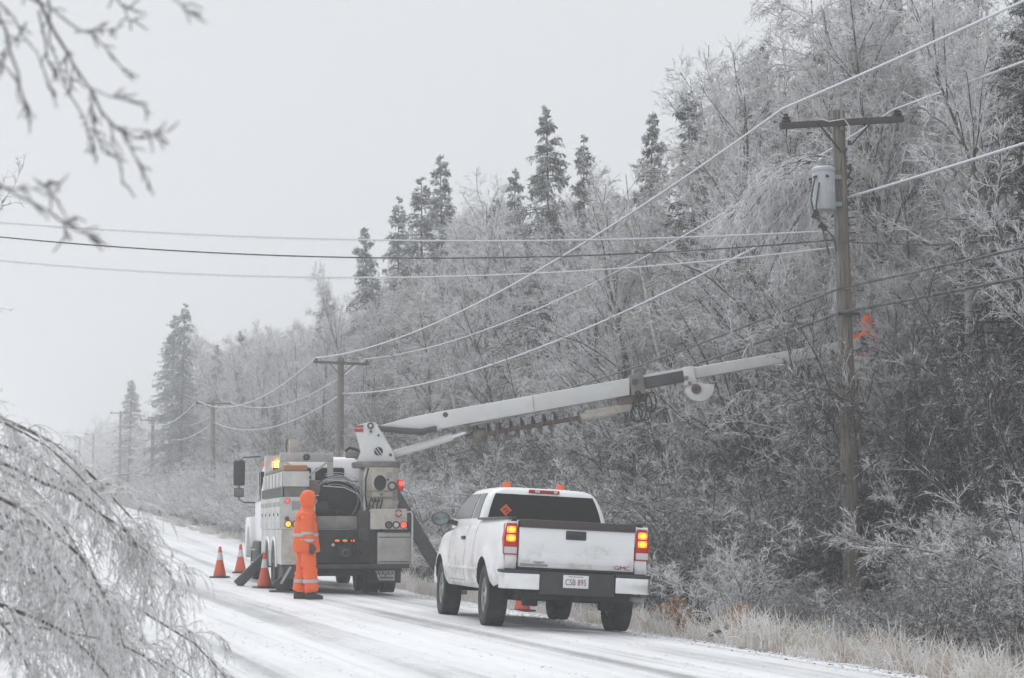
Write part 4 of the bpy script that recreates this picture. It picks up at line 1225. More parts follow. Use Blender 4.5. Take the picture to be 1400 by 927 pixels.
part(MB().cyl((-.62, .45, 2.03), (-.62, 1.6, 2.03), .17, n=20), 'air_tank', 'rusty_steel', bevel=.02)
part(MB().cyl((-.60, .6, 1.60), (-.30, .6, 1.60), .20, n=18), 'winch_drum', 'reel_black')
part(B(-.60, .40, .9, .95, 2.17, 2.20), 'cross_rail', 'louvre_grey')
part(B(-.62, -.55, .5, 1.5, 1.5, 2.0), 'bay_shade_side', 'reel_black')  # black side sheet, the shade inside the bay put into its colour
fr = part(B(-.86, .28, 4.5, 4.6, 2.68, 2.87), 'headboard_beam', 'truck_white', bevel=.015)
for x in (-.82, .22): MB().box(x - .06, x + .06, 4.5, 4.6, 1.3, 2.678).build('headboard_post', 'truck_white', fr, .01)
for a, b_ in (((-.74, 2.66), (.14, 2.02)), ((.14, 2.66), (-.74, 2.02))): MB().beam((a[0], 4.47, a[1]), (b_[0], 4.47, b_[1]), .05, .09, (0, 1, 0)).build('diagonal_brace', 'truck_white', fr)
MB().lathe([(.05, -.03), (.075, 0), (.05, .03), (.03, 0), (.05, -.03)], (-.30, 4.46, 2.78), 'y', 16).build('lifting_eye', 'dark_steel', fr)
part(B(-.64, -.46, 4.7, 4.85, 2.80, 3.16), 'beige_post', 'cream_panel', bevel=.01)
part(MB().tube([(-.70, 4.7, 2.88), (-.72, 4.7, 3.03), (-.69, 4.7, 3.16)], .02, 6), 'hose_hook', 'rusty_steel')
# clutter in the bay and hoses
part(B(.22, .455, .05, .6, 1.02, 1.60), 'rope_chute', 'grimy_black', bevel=.03)
for k in range(6): part(MB().tube([(.30 - .05 * k, .35, 1.30), (.28 - .07 * k, .28, 1.45 + .03 * k), (.18 - .09 * k, .30, 1.50 + .02 * k), (.05 - .09 * k, .45, 1.38)], .014, 6), 'deck_hose', 'hose_black')
for k in range(4): part(MB().obox((-.35 + .16 * k, 2.2, 2.10 + .05 * (k % 2)), (.12, 1.6, .09), (0, 0, .04 * k)), 'stowed_timber', 'muddy_grey')
for z in (1.30, 1.52, 1.74): part(B(-.625, -.605, -.012, .0, z, z + .06), 'rear_door_hinge', 'dark_steel')
part(MB().tube([(.20, .1, 1.22), (.16, -.05, 1.05), (.22, -.06, .86), (.30, .06, .78)], .02, 6), 'trailer_lead', 'hose_black')
for k, z in enumerate((1.70, 1.78, 1.92, 2.2)): part(MB().obox((.46 + .12 * k, .205, z), (.05, .02, .03)), 'valve_block', 'dark_steel')
part(MB().tube([(.42, .2, 1.66), (.37, .1, 1.9), (.38, .12, 2.2), (.44, .2, 2.42)], .018, 6), 'pedestal_hose', 'hose_black')
# right bin body behind the pedestal
part(B(.62, 1.24, 1.55, 4.45, 1.195, 2.05), 'right_bin', 'truck_white', bevel=.012)
# cab
CABZ = [(.95, 5.35, 7.45, 1.12), (1.5, 5.30, 7.50, 1.15), (2.1, 5.28, 7.45, 1.14), (2.48, 5.32, 7.10, 1.06), (2.72, 5.42, 6.85, .98), (2.82, 5.55, 6.7, .86)]
rings = [rring(y0, y1, w, z, .22, 5) for z, y0, y1, w in CABZ]; nr = len(rings[0])
cb_ = part(MB().add([v for r_ in rings for v in r_], [(i*nr+k, i*nr+(k+1)%nr, (i+1)*nr+(k+1)%nr, (i+1)*nr+k) for i in range(len(rings)-1) for k in range(nr)] + [tuple((len(rings)-1)*nr+k for k in range(nr)), tuple(range(nr-1, -1, -1))]), 'cab', 'white_paint', angle=50)
for x0, x1 in ((-.80, -.10), (-.02, .62)): MB().box(x0, x1, 5.255, 5.35, 2.05, 2.58).build('rear_cab_window', 'dark_glass', cb_, .05)
for sx in (-1, 1): MB().prism([(5.75, 1.85), (7.1, 1.85), (6.95, 2.5), (5.8, 2.5)], 'x', sx * 1.10 - .055, sx * 1.10 + .055).build('cab_side_window', 'dark_glass', cb_, .02)
MB().box(-1.0, 1.0, 6.85, 6.95, 2.0, 2.1).build('roof_visor', 'white_paint', cb_)
part(B(-1.13, -.98, 5.0, 5.22, 1.25, 2.82), 'cab_guard_post', 'truck_white', bevel=.02)
part(B(-1.10, -.2, 5.04, 5.2, 2.70, 2.82), 'cab_guard_bar', 'truck_white', bevel=.02)
bc = part(MB().lathe([(0, 0), (.075, 0), (.075, .02), (.065, .03), (.06, .11), (.04, .135), (0, .14)], (-.86, 5.0, 2.56), n=18), 'flashing_beacon', 'lit_beacon')
MB().box(-.96, -.76, 4.92, 5.1, 2.50, 2.56).build('beacon_bracket', 'dark_steel', bc)
part(MB().lathe([(0, 0), (.07, 0), (.065, .11), (0, .13)], (-1.08, 5.6, 2.60), n=14), 'unlit_beacon', 'beacon_orange')
part(MB().box(-.55, -.3, 6.0, 6.3, 2.80, 2.93), 'roof_vent', 'dark_steel', bevel=.02)
hd_ = MB()
HR = [(7.45, 1.08, 1.0, 1.95), (8.2, 1.02, .95, 1.85), (9.0, .92, .9, 1.72), (9.5, .82, .85, 1.55)]
for i, (y, w, zb, zt) in enumerate(HR): hd_.v += [(-w, y, zb), (-w, y, zt - .18), (-w * .82, y, zt), (w * .82, y, zt), (w, y, zt - .18), (w, y, zb)]
for i in range(3): hd_.f += [(i*6+k, i*6+(k+1)%6, (i+1)*6+(k+1)%6, (i+1)*6+k) for k in range(6)]
hd_.f += [(0, 1, 2, 3, 4, 5), (23, 22, 21, 20, 19, 18)]
part(hd_, 'hood', 'white_paint', bevel=.05)
for sx in (-1, 1):
    part(MB().prism([(7.65 + 0, 1.08)] + [(7.65 + .62 + .64 * math.cos(R(a)), .58 + .72 * math.sin(R(a))) for a in range(160, -1, -16)] + [(9.15, .62), (9.15, 1.35), (8.9, 1.52), (7.65, 1.52)], 'x', sx * 1.22, sx * .88), 'front_fender', 'white_paint', bevel=.02)
    mr = empty('cab_mirror', (0, 0, 0), parent=dk)
    MB().box(sx * 1.50 - .13, sx * 1.50 + .13, 7.45, 7.55, 2.22, 2.80).build('mirror_housing', 'black_plastic', mr, .04)
    MB().box(sx * 1.50 - .11, sx * 1.50 + .11, 7.45, 7.55, 1.96, 2.17).build('convex_mirror', 'black_plastic', mr, .03)
    MB().box(sx * 1.50 - .09, sx * 1.50 + .09, 7.442, 7.449, 1.98, 2.15).build('mirror_glass', 'mirror_glass', mr)
    MB().tube([(sx * 1.04, 7.3, 2.88), (sx * 1.40, 7.5, 2.86), (sx * 1.50, 7.5, 2.78), (sx * 1.50, 7.5, 1.92), (sx * 1.38, 7.48, 1.84), (sx * 1.08, 7.3, 1.84)], .018, 6).build('mirror_arm', 'dark_steel', mr)
    part(B(sx * 1.05 - .16, sx * 1.05 + .16, 5.5, 7.2, .42, .98), 'fuel_tank', 'grimy_black', bevel=.05)
    for z in (.5, .78): part(B(sx * 1.22 - .05, sx * 1.22 + .05, 5.7, 6.9, z, z + .03), 'cab_step', 'scuffed_alu')
part(B(-1.12, -.9, 4.75, 5.25, .55, 1.2), 'battery_box', 'cream_panel', bevel=.02)
part(MB().cyl((1.0, 5.15, 1.0), (1.0, 5.15, 3.1), .07, n=12), 'exhaust_stack', 'scuffed_alu')
# wheels: two rear axles with twin tyres, one steering axle
for yc in (1.50, 2.87):
    for sx in (-1, 1):
        wheel(dk, sx * 1.00, yc, .525, .525, .27, sx, .29, 'muddy_grey', 5)
        wheel(dk, sx * .68, yc, .525, .525, .27, sx, .29, 'muddy_grey', 5)
    part(MB().cyl((-.9, yc, .525), (.9, yc, .525), .09, n=12).lathe([(0, -.24), (.16, -.2), (.24, 0), (.16, .2), (0, .24)], (0, yc, .56), 'y', 18), 'drive_axle', 'underbody')
for sx in (-1, 1): wheel(dk, sx * .98, 8.27, .525, .525, .28, sx, .29, 'muddy_grey', 5)
part(MB().cyl((-.95, 8.27, .5), (.95, 8.27, .5), .06, n=10), 'steering_axle', 'underbody')
# mud flaps; the right one with its maker's plate
for sx in (-1, 1):
    fl = part(B(sx * .85 - .33, sx * .85 + .33, .82, .835, .20, .60), 'mud_flap', 'black_plastic')
    if sx > 0:
        MB().prism([(.66, .44), (1.06, .44), (1.055, .25), (.75, .25)], 'y', .806, .818).build('flap_plate', 'plate_white', fl)
        lettering('flap_letters', 'WAJAX', .115, 'seam_black', fl, (.86, .804, .385), (R(90), 0, 0), .002, sx=1.0)
        MB().obox((.90, .80, .30), (.27, .006, .045)).build('flap_stripe', 'badge_grey', fl)
# outriggers
orr = empty('outrigger', (0, 0, 0), parent=dk)
MB().beam((.98, .75, 2.0), (1.95, .78, .42), .24, .26, (0, 1, 0)).build('outrigger_beam', 'dark_steel', orr, .015)
MB().beam((1.80, .78, .62), (2.25, .78, .10), .17, .18, (0, 1, 0)).build('outrigger_leg', 'scuffed_alu', orr, .01)
MB().box(2.08, 2.46, .55, 1.0, -.03, .06).build('outrigger_foot', 'dark_steel', orr, .02)
MB().beam((1.25, .8, .92), (1.95, .8, 1.0), .1, .1).build('outrigger_ram', 'truck_white', orr, .02)
orl = empty('outrigger', (0, 0, 0), parent=dk)
MB().beam((-1.10, 3.65, .80), (-1.80, 3.6, .10), .20, .18, (0, 1, 0)).build('outrigger_beam', 'dark_steel', orl, .015)
MB().box(-2.05, -1.58, 3.4, 3.8, -.01, .07).build('outrigger_foot', 'grimy_black', orl, .02)
orl2 = empty('outrigger', (0, 0, 0), parent=dk)
MB().beam((-.80, .40, .50), (-1.28, .35, .10), .3, .16, (0, 1, 0)).build('outrigger_beam', 'grimy_black', orl2, .015)
MB().box(-1.42, -1.05, .12, .58, 0.0, .09).build('outrigger_foot', 'grimy_black', orl2, .02)
# turret: turntable and two cheek plates, turned to the right of the road
inv = Matrix.Rotation(-R(12), 4, 'Z') @ Matrix.Translation((-DK[0], -DK[1], -gz))
TUR = Vector((.66, .70, 2.44))
part(MB().lathe([(0, 0), (.46, 0), (.48, .04), (.48, .10), (.42, .12), (0, .12)], TUR, n=30), 'turntable', 'muddy_grey')
wt = Vector((DK[0], DK[1], gz)) + Matrix.Rotation(R(12), 3, 'Z') @ TUR
yb = wt.y                                   # depth of the boom
def wl_(px, py, dy=0.0): return inv @ at(px, py, yb + dy)
pl_px = [(484, 583), (504, 577), (514, 578), (538, 619), (540, 631), (488, 631), (493, 617)]
for dy in (-.30, .26):
    V = [wl_(px, py, dy) for px, py in pl_px] + [wl_(px, py, dy + .05) for px, py in pl_px]
    # keep both plates the size of the near one
    if dy > 0:
        base = [wl_(px, py, -.30) for px, py in pl_px]; off = inv.to_3x3() @ Vector((0, .56, 0)); thick = inv.to_3x3() @ Vector((0, .05, 0))
        V = [b_ + off for b_ in base] + [b_ + off + thick for b_ in base]
    n = len(pl_px)
    pt2 = part(MB().add(V, [tuple(range(n)), tuple(range(2*n-1, n-1, -1))] + [((i+1) % n, i, n+i, n+(i+1) % n) for i in range(n)]), 'turret_cheek', 'boom_white', bevel=.01)
    if dy < 0: cheek = pt2
def disc(px, py, r_, name, mat, parent, dy=-.32, th=.03):
    a = wl_(px, py, dy); b_ = wl_(px, py, dy - th)
    return MB().cyl(a, b_, r_, n=18).build(name, mat, parent)
disc(506.5, 582, .065, 'pivot_pin', 'dark_steel', cheek); disc(506.5, 582, .032, 'pivot_core', 'clear_lens', cheek, -.35)
disc(517.5, 617, .085, 'plate_hole', 'reel_black', cheek, -.30, .012); disc(534, 622, .03, 'ram_pin', 'dark_steel', cheek); disc(517.5, 595, .022, 'bolt', 'dark_steel', cheek); disc(507, 590, .026, 'bolt', 'dark_steel', cheek)
for a, b_ in (((512, 613), (519, 623)), ((515, 611), (522, 621))): MB().tube([wl_(*a, -.325), wl_(*b_, -.325)], .014, 6).build('hose_behind_hole', 'pale_cable', cheek)
bd = [wl_(px, py, -.312) for px, py in ((482, 582.5), (497, 581), (496.5, 590.5), (486, 590.5))]
MB().add(bd + [q + inv.to_3x3() @ Vector((0, .012, 0)) for q in bd], [(0, 1, 2, 3), (7, 6, 5, 4), (0, 4, 5, 1), (1, 5, 6, 2), (2, 6, 7, 3), (3, 7, 4, 0)]).build('maker_plate', 'wajax_red', cheek)
lettering('maker_letters', 'WAJAX', .062, 'plate_white', cheek, wl_(490, 585.3, -.316), (R(90), 0, R(-12)), .002)
part(MB().tube([wl_(472, 617, .1), wl_(478, 612, .1), wl_(488, 615, .1), wl_(494, 622, .1)], .03, 8), 'turret_hose', 'hose_black')
part(MB().obox(wl_(482, 622, .1), (.26, .2, .12)), 'turret_motor', 'muddy_grey', bevel=.02)
# boom: world line in the plane of the turret
bm_ = empty('boom', (0, 0, 0), parent=dk)
def bx_sec(pa, pb, h, w, name, mat, parent, bev=.015):
    """box section between two survey points, pa and pb on its centre line"""
    a, b_ = wl_(*pa), wl_(*pb)
    return MB().beam(a, b_, w, h).build(name, mat, parent, bev)
ctr = lambda px: 574.3 - (px - 600) * .1786
poly_t = [(520, 581.5), (560, 570.8), (600, 563), (861, 516.6)]; poly_b = [(861, 540.2), (600, 586.2), (597, 589.5), (560, 588), (526, 588)]
outl = poly_t + poly_b
V = [wl_(px, py, -.20) for px, py in outl]; off = inv.to_3x3() @ Vector((0, .40, 0)); n = len(outl)
MB().add(V + [v + off for v in V], [tuple(range(n)), tuple(range(2*n-1, n-1, -1))] + [((i+1) % n, i, n+i, n+(i+1) % n) for i in range(n)]).build('outer_boom', 'boom_white', bm_, .02)
ob_ = bm_.children[0]
MB().tube([wl_(516, 585, -.23), wl_(545, 588.5, -.24), wl_(575, 590.5, -.24), wl_(597, 586, -.24)], .06, 8).build('boom_hose_bundle', 'dark_steel', bm_)
disc(609, 567, .05, 'boom_plug', 'dark_steel', ob_, -.20, .012)
MB().beam(wl_(728.5, 541, -.207), wl_(730.5, 561, -.207), .008, .010).build('boom_weld', 'louvre_grey', ob_)
bx_sec((861, ctr(861) + .4), (880, ctr(880) + 1.0), .40, .50, 'boom_collar', 'muddy_grey', bm_, .02)
disc(868, 522, .06, 'collar_pin', 'dark_steel', bm_, -.26); disc(872, 538, .06, 'collar_port', 'reel_black', bm_, -.26, .01)
bx_sec((600 + 275, ctr(875) - .5), (942, ctr(942) - .8), .235, .30, 'second_boom', 'dark_steel', bm_)
bx_sec((876, ctr(876) - 9.0), (942, ctr(942) - 9.2), .05, .31, 'boom_cap_strip', 'boom_white', bm_, .008)
bx_sec((934, ctr(934) + 1.0), (949, ctr(949) + 1.4), .36, .42, 'tip_collar', 'boom_white', bm_, .02)
disc(938, 517, .045, 'collar_pin', 'muddy_grey', bm_, -.22); disc(943, 524, .04, 'collar_pin', 'muddy_grey', bm_, -.22)
gp = [(944, 522)] + [(957 + 20 * math.cos(R(a)), 529 + 20 * math.sin(R(a))) for a in range(-10, 171, 15)]
V = [wl_(px, py, -.16) for px, py in gp]; off2 = inv.to_3x3() @ Vector((0, .32, 0)); n = len(gp)
sg = MB().add(V + [v + off2 for v in V], [tuple(range(n)), tuple(range(2*n-1, n-1, -1))] + [((i+1) % n, i, n+i, n+(i+1) % n) for i in range(n)]).build('sheave_guard', 'boom_white', bm_, .02)
disc(952, 532, .10, 'sheave_hub', 'rusty_steel', sg, -.16, .04); disc(952, 532, .05, 'sheave_bolt', 'dark_steel', sg, -.20, .03)
bx_sec((946, ctr(946) - 1.5), (1176, ctr(1176) - 1.0), .225, .26, 'third_boom', 'fibreglass', bm_, .03)
MB().beam(wl_(1176, ctr(1176), 0), wl_(1186, ctr(1186) + 2, 0), .3, .34).build('bucket_mount', 'dark_steel', bm_, .02)
# lift ram
MB().cyl(wl_(539, 621, 0), wl_(619, 597, 0), .078, n=16).build('lift_ram', 'boom_white', bm_)
MB().cyl(wl_(617, 597.5, 0), wl_(645, 588, 0), .045, n=12).build('ram_rod', 'chrome', bm_)
MB().beam(wl_(636, 582, 0), wl_(644, 592, 0), .3, .14).build('ram_lug', 'muddy_grey', bm_, .02); disc(642, 586, .05, 'lug_pin', 'dark_steel', bm_, -.16)
# stowed auger under the boom: shaft, flights, pale tube
au = empty('auger', (0, 0, 0), parent=bm_) if False else None
axl = lambda px: (px, 596.5 - (px - 645) * .172)
MB().cyl(wl_(*axl(636)), wl_(*axl(800)), .045, n=10).build('auger_shaft', 'rusty_steel', bm_)
MB().cyl(wl_(*axl(792)), wl_(*axl(842)), .085, n=14).build('auger_tube', 'cream_panel', bm_)
a0, a1 = wl_(*axl(650)), wl_(*axl(764)); ax = (a1 - a0); tl_ = ax.length; ax.normalize()
e1 = ax.cross(Vector((0, 0, 1))).normalized(); e2 = e1.cross(ax)
V = []; turns = 7.5; NS = 150
for k in range(NS + 1):
    q = 2 * math.pi * turns * k / NS; c = a0 + ax * (tl_ * k / NS)
    dr_ = e1 * math.cos(q) + e2 * math.sin(q)
    V += [c + dr_ * .04 - ax * .008, c + dr_ * .20 - ax * .008, c + dr_ * .20 + ax * .008, c + dr_ * .04 + ax * .008]
F = [(4*k+j, 4*k+(j+1) % 4, 4*k+4+(j+1) % 4, 4*k+4+j) for k in range(NS) for j in range(4)] + [(3, 2, 1, 0), (4*NS, 4*NS+1, 4*NS+2, 4*NS+3)]
MB().add(V, F).build('auger_flight', 'auger_steel', bm_)
for px in (651,): MB().cyl(wl_(*axl(px - 4)), wl_(*axl(px + 14)), .16, .12, n=14).build('auger_head', 'auger_steel', bm_, .02)
for px in (778, 790): MB().cyl(wl_(*axl(px)), wl_(*axl(px + 3)), .12, n=14).build('auger_latch', 'rusty_steel', bm_)
bx_sec((800, 567), (862, 556.5), .16, .12, 'auger_bracket', 'cream_panel', bm_, .01)
bx_sec((846, 549), (884, 543), .16, .20, 'wind_up_bracket', 'rusty_steel', bm_, .015)
for k, (cx, cy_, rx_, ry_) in enumerate(((874, 560, 10, 17), (882, 556, 9, 19), (890, 550, 7, 14), (870, 566, 8, 11))):
    MB().tube([wl_(cx + rx_ * math.cos(R(a)), cy_ + ry_ * math.sin(R(a)), -.2 + .05 * k) for a in range(-110, 251, 20)], .016, 6, closed=False).build('hose_loop', 'hose_black', bm_)
# bucket at the boom tip
bk_c = at(1188, 528, yb + .10)
bk = inv @ bk_c
MB().lathe([(0, -.55), (.30, -.55), (.33, -.50), (.37, .48), (.41, .50), (.41, .55), (.37, .55), (.34, .50), (.30, -.48), (0, -.48)], bk, n=24).build('worker_bucket', 'fibreglass', bm_)
BUCKET = bk_c
# ------------------------------------------------------------------ workers in orange rain suits
simple('hi_vis_orange', (1.0, .165, .03), .6, dirt=(.84, .115, .02), dirt_scale=7, dirt_amt=.5, bump=.9, bump_scale=13)
simple('reflective_tape', (.50, .50, .50), .35)
simple('glove_dark', (.075, .072, .068), .8)
simple('boot_dark', (.028, .028, .03), .5)
simple('skin_tone', (.46, .27, .20), .5)
simple('cap_pale', (.60, .58, .56), .5)
emit_skip = None
def skin_body(verts, edges, sub=3):
    """verts: (x, y, z, rx, ry)"""
    me = bpy.data.meshes.new('skeleton')
    me.from_pydata([v[:3] for v in verts], edges, [])
    o = bpy.data.objects.new('skeleton', me); C.objects.link(o)
    md = o.modifiers.new('skin', 'SKIN'); md.use_smooth_shade = True; md.branch_smoothing = .6
    for k, v in enumerate(verts):
        me.skin_vertices[0].data[k].radius = (v[3], v[4])
        me.skin_vertices[0].data[k].use_root = (k == 0)
    s_ = o.modifiers.new('sub', 'SUBSURF'); s_.levels = sub; s_.render_levels = sub
    bpy.context.view_layer.update()
    out = bpy.data.meshes.new_from_object(o.evaluated_get(bpy.context.evaluated_depsgraph_get()))
    bpy.data.objects.remove(o)
    return out
def shell_of(me, z0, z1, test, off, name, mat, parent):
    """a band of tape round the body between two heights, lifted off the cloth"""
    bm = bmesh.new(); bm.from_mesh(me)
    for z, up in ((z0, False), (z1, True)):
        bmesh.ops.bisect_plane(bm, geom=bm.verts[:] + bm.edges[:] + bm.faces[:], plane_co=(0, 0, z), plane_no=(0, 0, 1), clear_outer=up, clear_inner=not up)
    bmesh.ops.delete(bm, geom=[f for f in bm.faces if not test(f.calc_center_median())], context='FACES')
    bm.normal_update()
    nrm = {v: v.normal.copy() for v in bm.verts}
    for v in bm.verts: v.co += nrm[v] * off
    m2 = bpy.data.meshes.new(name); bm.to_mesh(m2); bm.free()
    if len(m2.polygons): m2.shade_smooth()
    return link_mesh(name, m2, mat, parent)
def hand(parent, wrist, side):
    """gloved hand hanging down, five curled fingers; local x forward, z down the arm"""
    w = Vector(wrist)
    mb = MB()
    mb.add([w + Vector(v) for v in ((-.040, -.020, .01), (.040, -.020, .01), (.040, .020, .01), (-.040, .020, .01), (-.046, -.022, -.095), (.046, -.022, -.095), (.046, .022, -.095), (-.046, .022, -.095))],
           [(0, 1, 2, 3), (7, 6, 5, 4), (0, 4, 5, 1), (1, 5, 6, 2), (2, 6, 7, 3), (3, 7, 4, 0)])
    h_ = mb.build('glove', 'glove_dark', parent, .016, seg=3)
    for k, ln in enumerate((.070, .080, .076, .060)):
        x = .034 - .0225 * k
        pts = [w + Vector((x, 0, -.085)), w + Vector((x, -side * .008, -.085 - ln * .45)), w + Vector((x, -side * .028, -.085 - ln * .8)), w + Vector((x, -side * .048, -.085 - ln * .9))]
        MB().tube(pts, [.0125, .012, .011, .009], 8).build('finger', 'glove_dark', h_)
    MB().tube([w + Vector((.036, -side * .005, -.02)), w + Vector((.062, -side * .02, -.055)), w + Vector((.058, -side * .035, -.095))], [.014, .013, .010], 8).build('thumb', 'glove_dark', h_)
    return h_
def make_worker():
    t = empty('person', (0, 0, 0))
    Vb = [(0, 0, .95, .195, .205), (0, 0, 1.12, .20, .22), (-.005, 0, 1.30, .205, .24), (0, 0, 1.43, .165, .20), (.015, 0, 1.54, .135, .15), (.03, 0, 1.64, .135, .13), (.03, 0, 1.735, .095, .09),
          (-.03, .10, .84, .145, .135), (-.05, .12, .50, .128, .12), (-.09, .125, .24, .132, .125), (-.10, .13, .09, .138, .13),
          (.025, -.10, .84, .145, .135), (.065, -.12, .50, .128, .12), (.095, -.125, .24, .132, .125), (.105, -.13, .09, .138, .13),
          (-.01, .20, 1.44, .11, .11), (-.10, .265, 1.19, .10, .10), (-.125, .24, .98, .082, .082),
          (.0, -.20, 1.44, .11, .11), (.0, -.275, 1.18, .104, .104), (.075, -.265, .955, .082, .082)]
    Eb = [(0, 1), (1, 2), (2, 3), (3, 4), (4, 5), (5, 6), (0, 7), (7, 8), (8, 9), (9, 10), (0, 11), (11, 12), (12, 13), (13, 14), (3, 15), (15, 16), (16, 17), (3, 18), (18, 19), (19, 20)]
    me = skin_body(Vb, Eb, 3)
    g = np.random.default_rng(3)
    for v in me.vertices:      # folds of loose rain cloth
        x, y, z = v.co
        k = .011 * math.sin(z * 38 + x * 15 + 4 * y) * math.sin(y * 26 + z * 9) + .007 * math.sin(z * 71 + 20 * x)
        if z < 1.5: v.co += v.normal * k
    me.shade_smooth()
    body = link_mesh('body', me, 'hi_vis_orange', t)
    # jacket skirt, flared over the trousers
    rows = []
    for z, rx, ry in ((1.42, .12, .15), (1.36, .165, .195), (1.24, .192, .218), (1.10, .203, .225), (.98, .215, .232), (.88, .228, .236), (.80, .235, .238), (.795, .220, .225), (.9, .20, .21)):
        rows.append([((rx + .010 * math.sin(5 * a + z * 9)) * math.cos(a) - .005, (ry + .012 * math.cos(4 * a + z * 5)) * math.sin(a), z + (.012 * math.sin(3 * a) if z < .81 else 0)) for a in np.linspace(0, 2 * math.pi, 33)[:-1]])
    n = 32
    jk = MB().add([p_ for r_ in rows for p_ in r_], [(i*n+k, i*n+(k+1) % n, (i+1)*n+(k+1) % n, (i+1)*n+k) for i in range(len(rows)-1) for k in range(n)]).build('jacket_skirt', 'hi_vis_orange', t, angle=80)
    ring = lambda z, dz: MB().add([((.207 + .004 + .010 * math.sin(5 * a + zz * 9)) * math.cos(a) - .005, (.228 + .006 + .012 * math.cos(4 * a + zz * 5)) * math.sin(a), zz) for zz in (z, z + dz) for a in np.linspace(0, 2 * math.pi, 33)[:-1]], [(k, (k+1) % 32, 32+(k+1) % 32, 32+k) for k in range(32)])
    ring(1.055, .055).build('reflective_stripe', 'reflective_tape', t, angle=80)
    for sy in (-1, 1):
        shell_of(me, 1.085, 1.135, lambda c: c.y * sy > .20, .008, 'reflective_stripe', 'reflective_tape', t)
        shell_of(me, .965, 1.015, lambda c: c.y * sy > .19, .008, 'reflective_stripe', 'reflective_tape', t)
        shell_of(me, .275, .335, lambda c: c.y * sy > 0, .007, 'reflective_stripe', 'reflective_tape', t)
    # hood rim, face, cap peak
    hood = MB()
    rws = []
    for x, r_, zc in ((-.118, .025, 1.685), (-.108, .065, 1.685), (-.075, .108, 1.69), (-.02, .136, 1.695), (.045, .140, 1.695), (.10, .126, 1.69), (.135, .108, 1.688), (.128, .098, 1.688), (.08, .09, 1.69)):
        rws.append([(x, r_ * .93 * math.sin(a), zc + r_ * 1.08 * math.cos(a)) for a in np.linspace(0, 2 * math.pi, 29)[:-1]])
    n = 28
    hood.add([p_ for r_ in rws for p_ in r_], [(i*n+k, i*n+(k+1) % n, (i+1)*n+(k+1) % n, (i+1)*n+k) for i in range(len(rws)-1) for k in range(n)] + [tuple(range(n))])
    hood.build('hood', 'hi_vis_orange', t, angle=80)
    cw = []
    for z, rx, ry, xo in ((1.36, .180, .232, -.01), (1.42, .172, .220, -.01), (1.475, .142, .178, -.005), (1.52, .112, .125, .005), (1.57, .100, .105, .012)):
        cw.append([(xo + (rx + .006 * math.sin(6 * a + z * 20)) * math.cos(a), (ry + .006 * math.cos(5 * a)) * math.sin(a), z) for a in np.linspace(0, 2 * math.pi, 29)[:-1] if True])
    MB().add([p_ for r_ in cw for p_ in r_], [(i*n+k, i*n+(k+1) % n, (i+1)*n+(k+1) % n, (i+1)*n+k) for i in range(4) for k in range(n)]).build('hood_collar', 'hi_vis_orange', t, angle=80)
    hm = bmesh.new(); bmesh.ops.create_uvsphere(hm, u_segments=24, v_segments=18, radius=1)
    for v in hm.verts:
        x, y, z = v.co
        fx = .085 * x; 
        if x > .4:
            fx += .026 * math.exp(-((z + .08) / .20) ** 2 - (y / .16) ** 2)          # nose
            fx -= .010 * (math.exp(-((z - .12) / .13) ** 2 - ((abs(y) - .36) / .17) ** 2))   # eye sockets
            fx += .007 * math.exp(-((z + .46) / .09) ** 2 - (y / .3) ** 2)           # lips
            fx += .008 * math.exp(-((z + .78) / .16) ** 2 - (y / .3) ** 2)           # chin
        v.co = Vector((.085 + fx, .072 * y, 1.672 + .112 * z))
    hme = bpy.data.meshes.new('face'); hm.to_mesh(hme); hm.free(); hme.shade_smooth()
    fo = link_mesh('face', hme, 'skin_tone', t)
    for sy in (-1, 1):
        MB().lathe([(0, 0), (.008, 0), (.009, .004), (0, .007)], (.158, sy * .026, 1.684), 'x', 10).build('eye', 'boot_dark', fo)
    MB().box(.166, .170, -.022, .022, 1.619, 1.624).build('mouth', 'plate_ink', fo)
    pk_ = MB().add([(.10 + .115 * math.sin(q) * 1.0, .082 * math.cos(q), 1.735 + .012 * math.sin(q) + dz) for dz in (0, .010) for q in np.linspace(0, math.pi, 13)], [tuple(range(12, -1, -1)), tuple(range(13, 26))] + [(k, k+1, 14+k, 13+k) for k in range(12)] + [(12, 0, 13, 25)])
    pk_.build('cap_peak', 'cap_pale', t, .003)
    hand(t, (-.13, .235, .94), 1); hand(t, (.095, -.262, .915), -1)
    for x, y in ((-.10, .13), (.105, -.13)):
        bt = MB()
        secs = ((-.105, .05, .085), (-.08, .058, .11), (.02, .06, .12), (.09, .062, .085), (.15, .060, .07), (.19, .04, .05))
        for dx, w, h in secs: bt.v += [(x + dx, y - w, 0), (x + dx, y + w, 0), (x + dx, y + w * .85, h), (x + dx, y - w * .85, h)]
        for i in range(len(secs) - 1): bt.f += [(i*4+k, i*4+(k+1) % 4, (i+1)*4+(k+1) % 4, (i+1)*4+k) for k in range(4)]
        bt.f += [(0, 1, 2, 3), (23, 22, 21, 20)]
        bt.build('boot', 'boot_dark', t, .012)
    return t
wk = make_worker()
wx, wy = (420 - 700) / FPX * 35.0, 35.0
wk.location = (wx, wy, ground(wx, wy) + .007)
wk.rotation_euler = (0, 0, R(6)); wk.scale = (1.03, 1.03, 1.03)
tag(wk, 'person in orange rain suit with hood up, standing behind the digger truck', 'person')
w2 = copy_tree(wk)
w2.location = (BUCKET.x, BUCKET.y, BUCKET.z - .47)
w2.rotation_euler = (0, 0, R(70))
tag(w2, 'person in orange working up in the icy branches right of the pole', 'person')
w2['group'] = 'workers in orange'; wk['group'] = 'workers in orange'
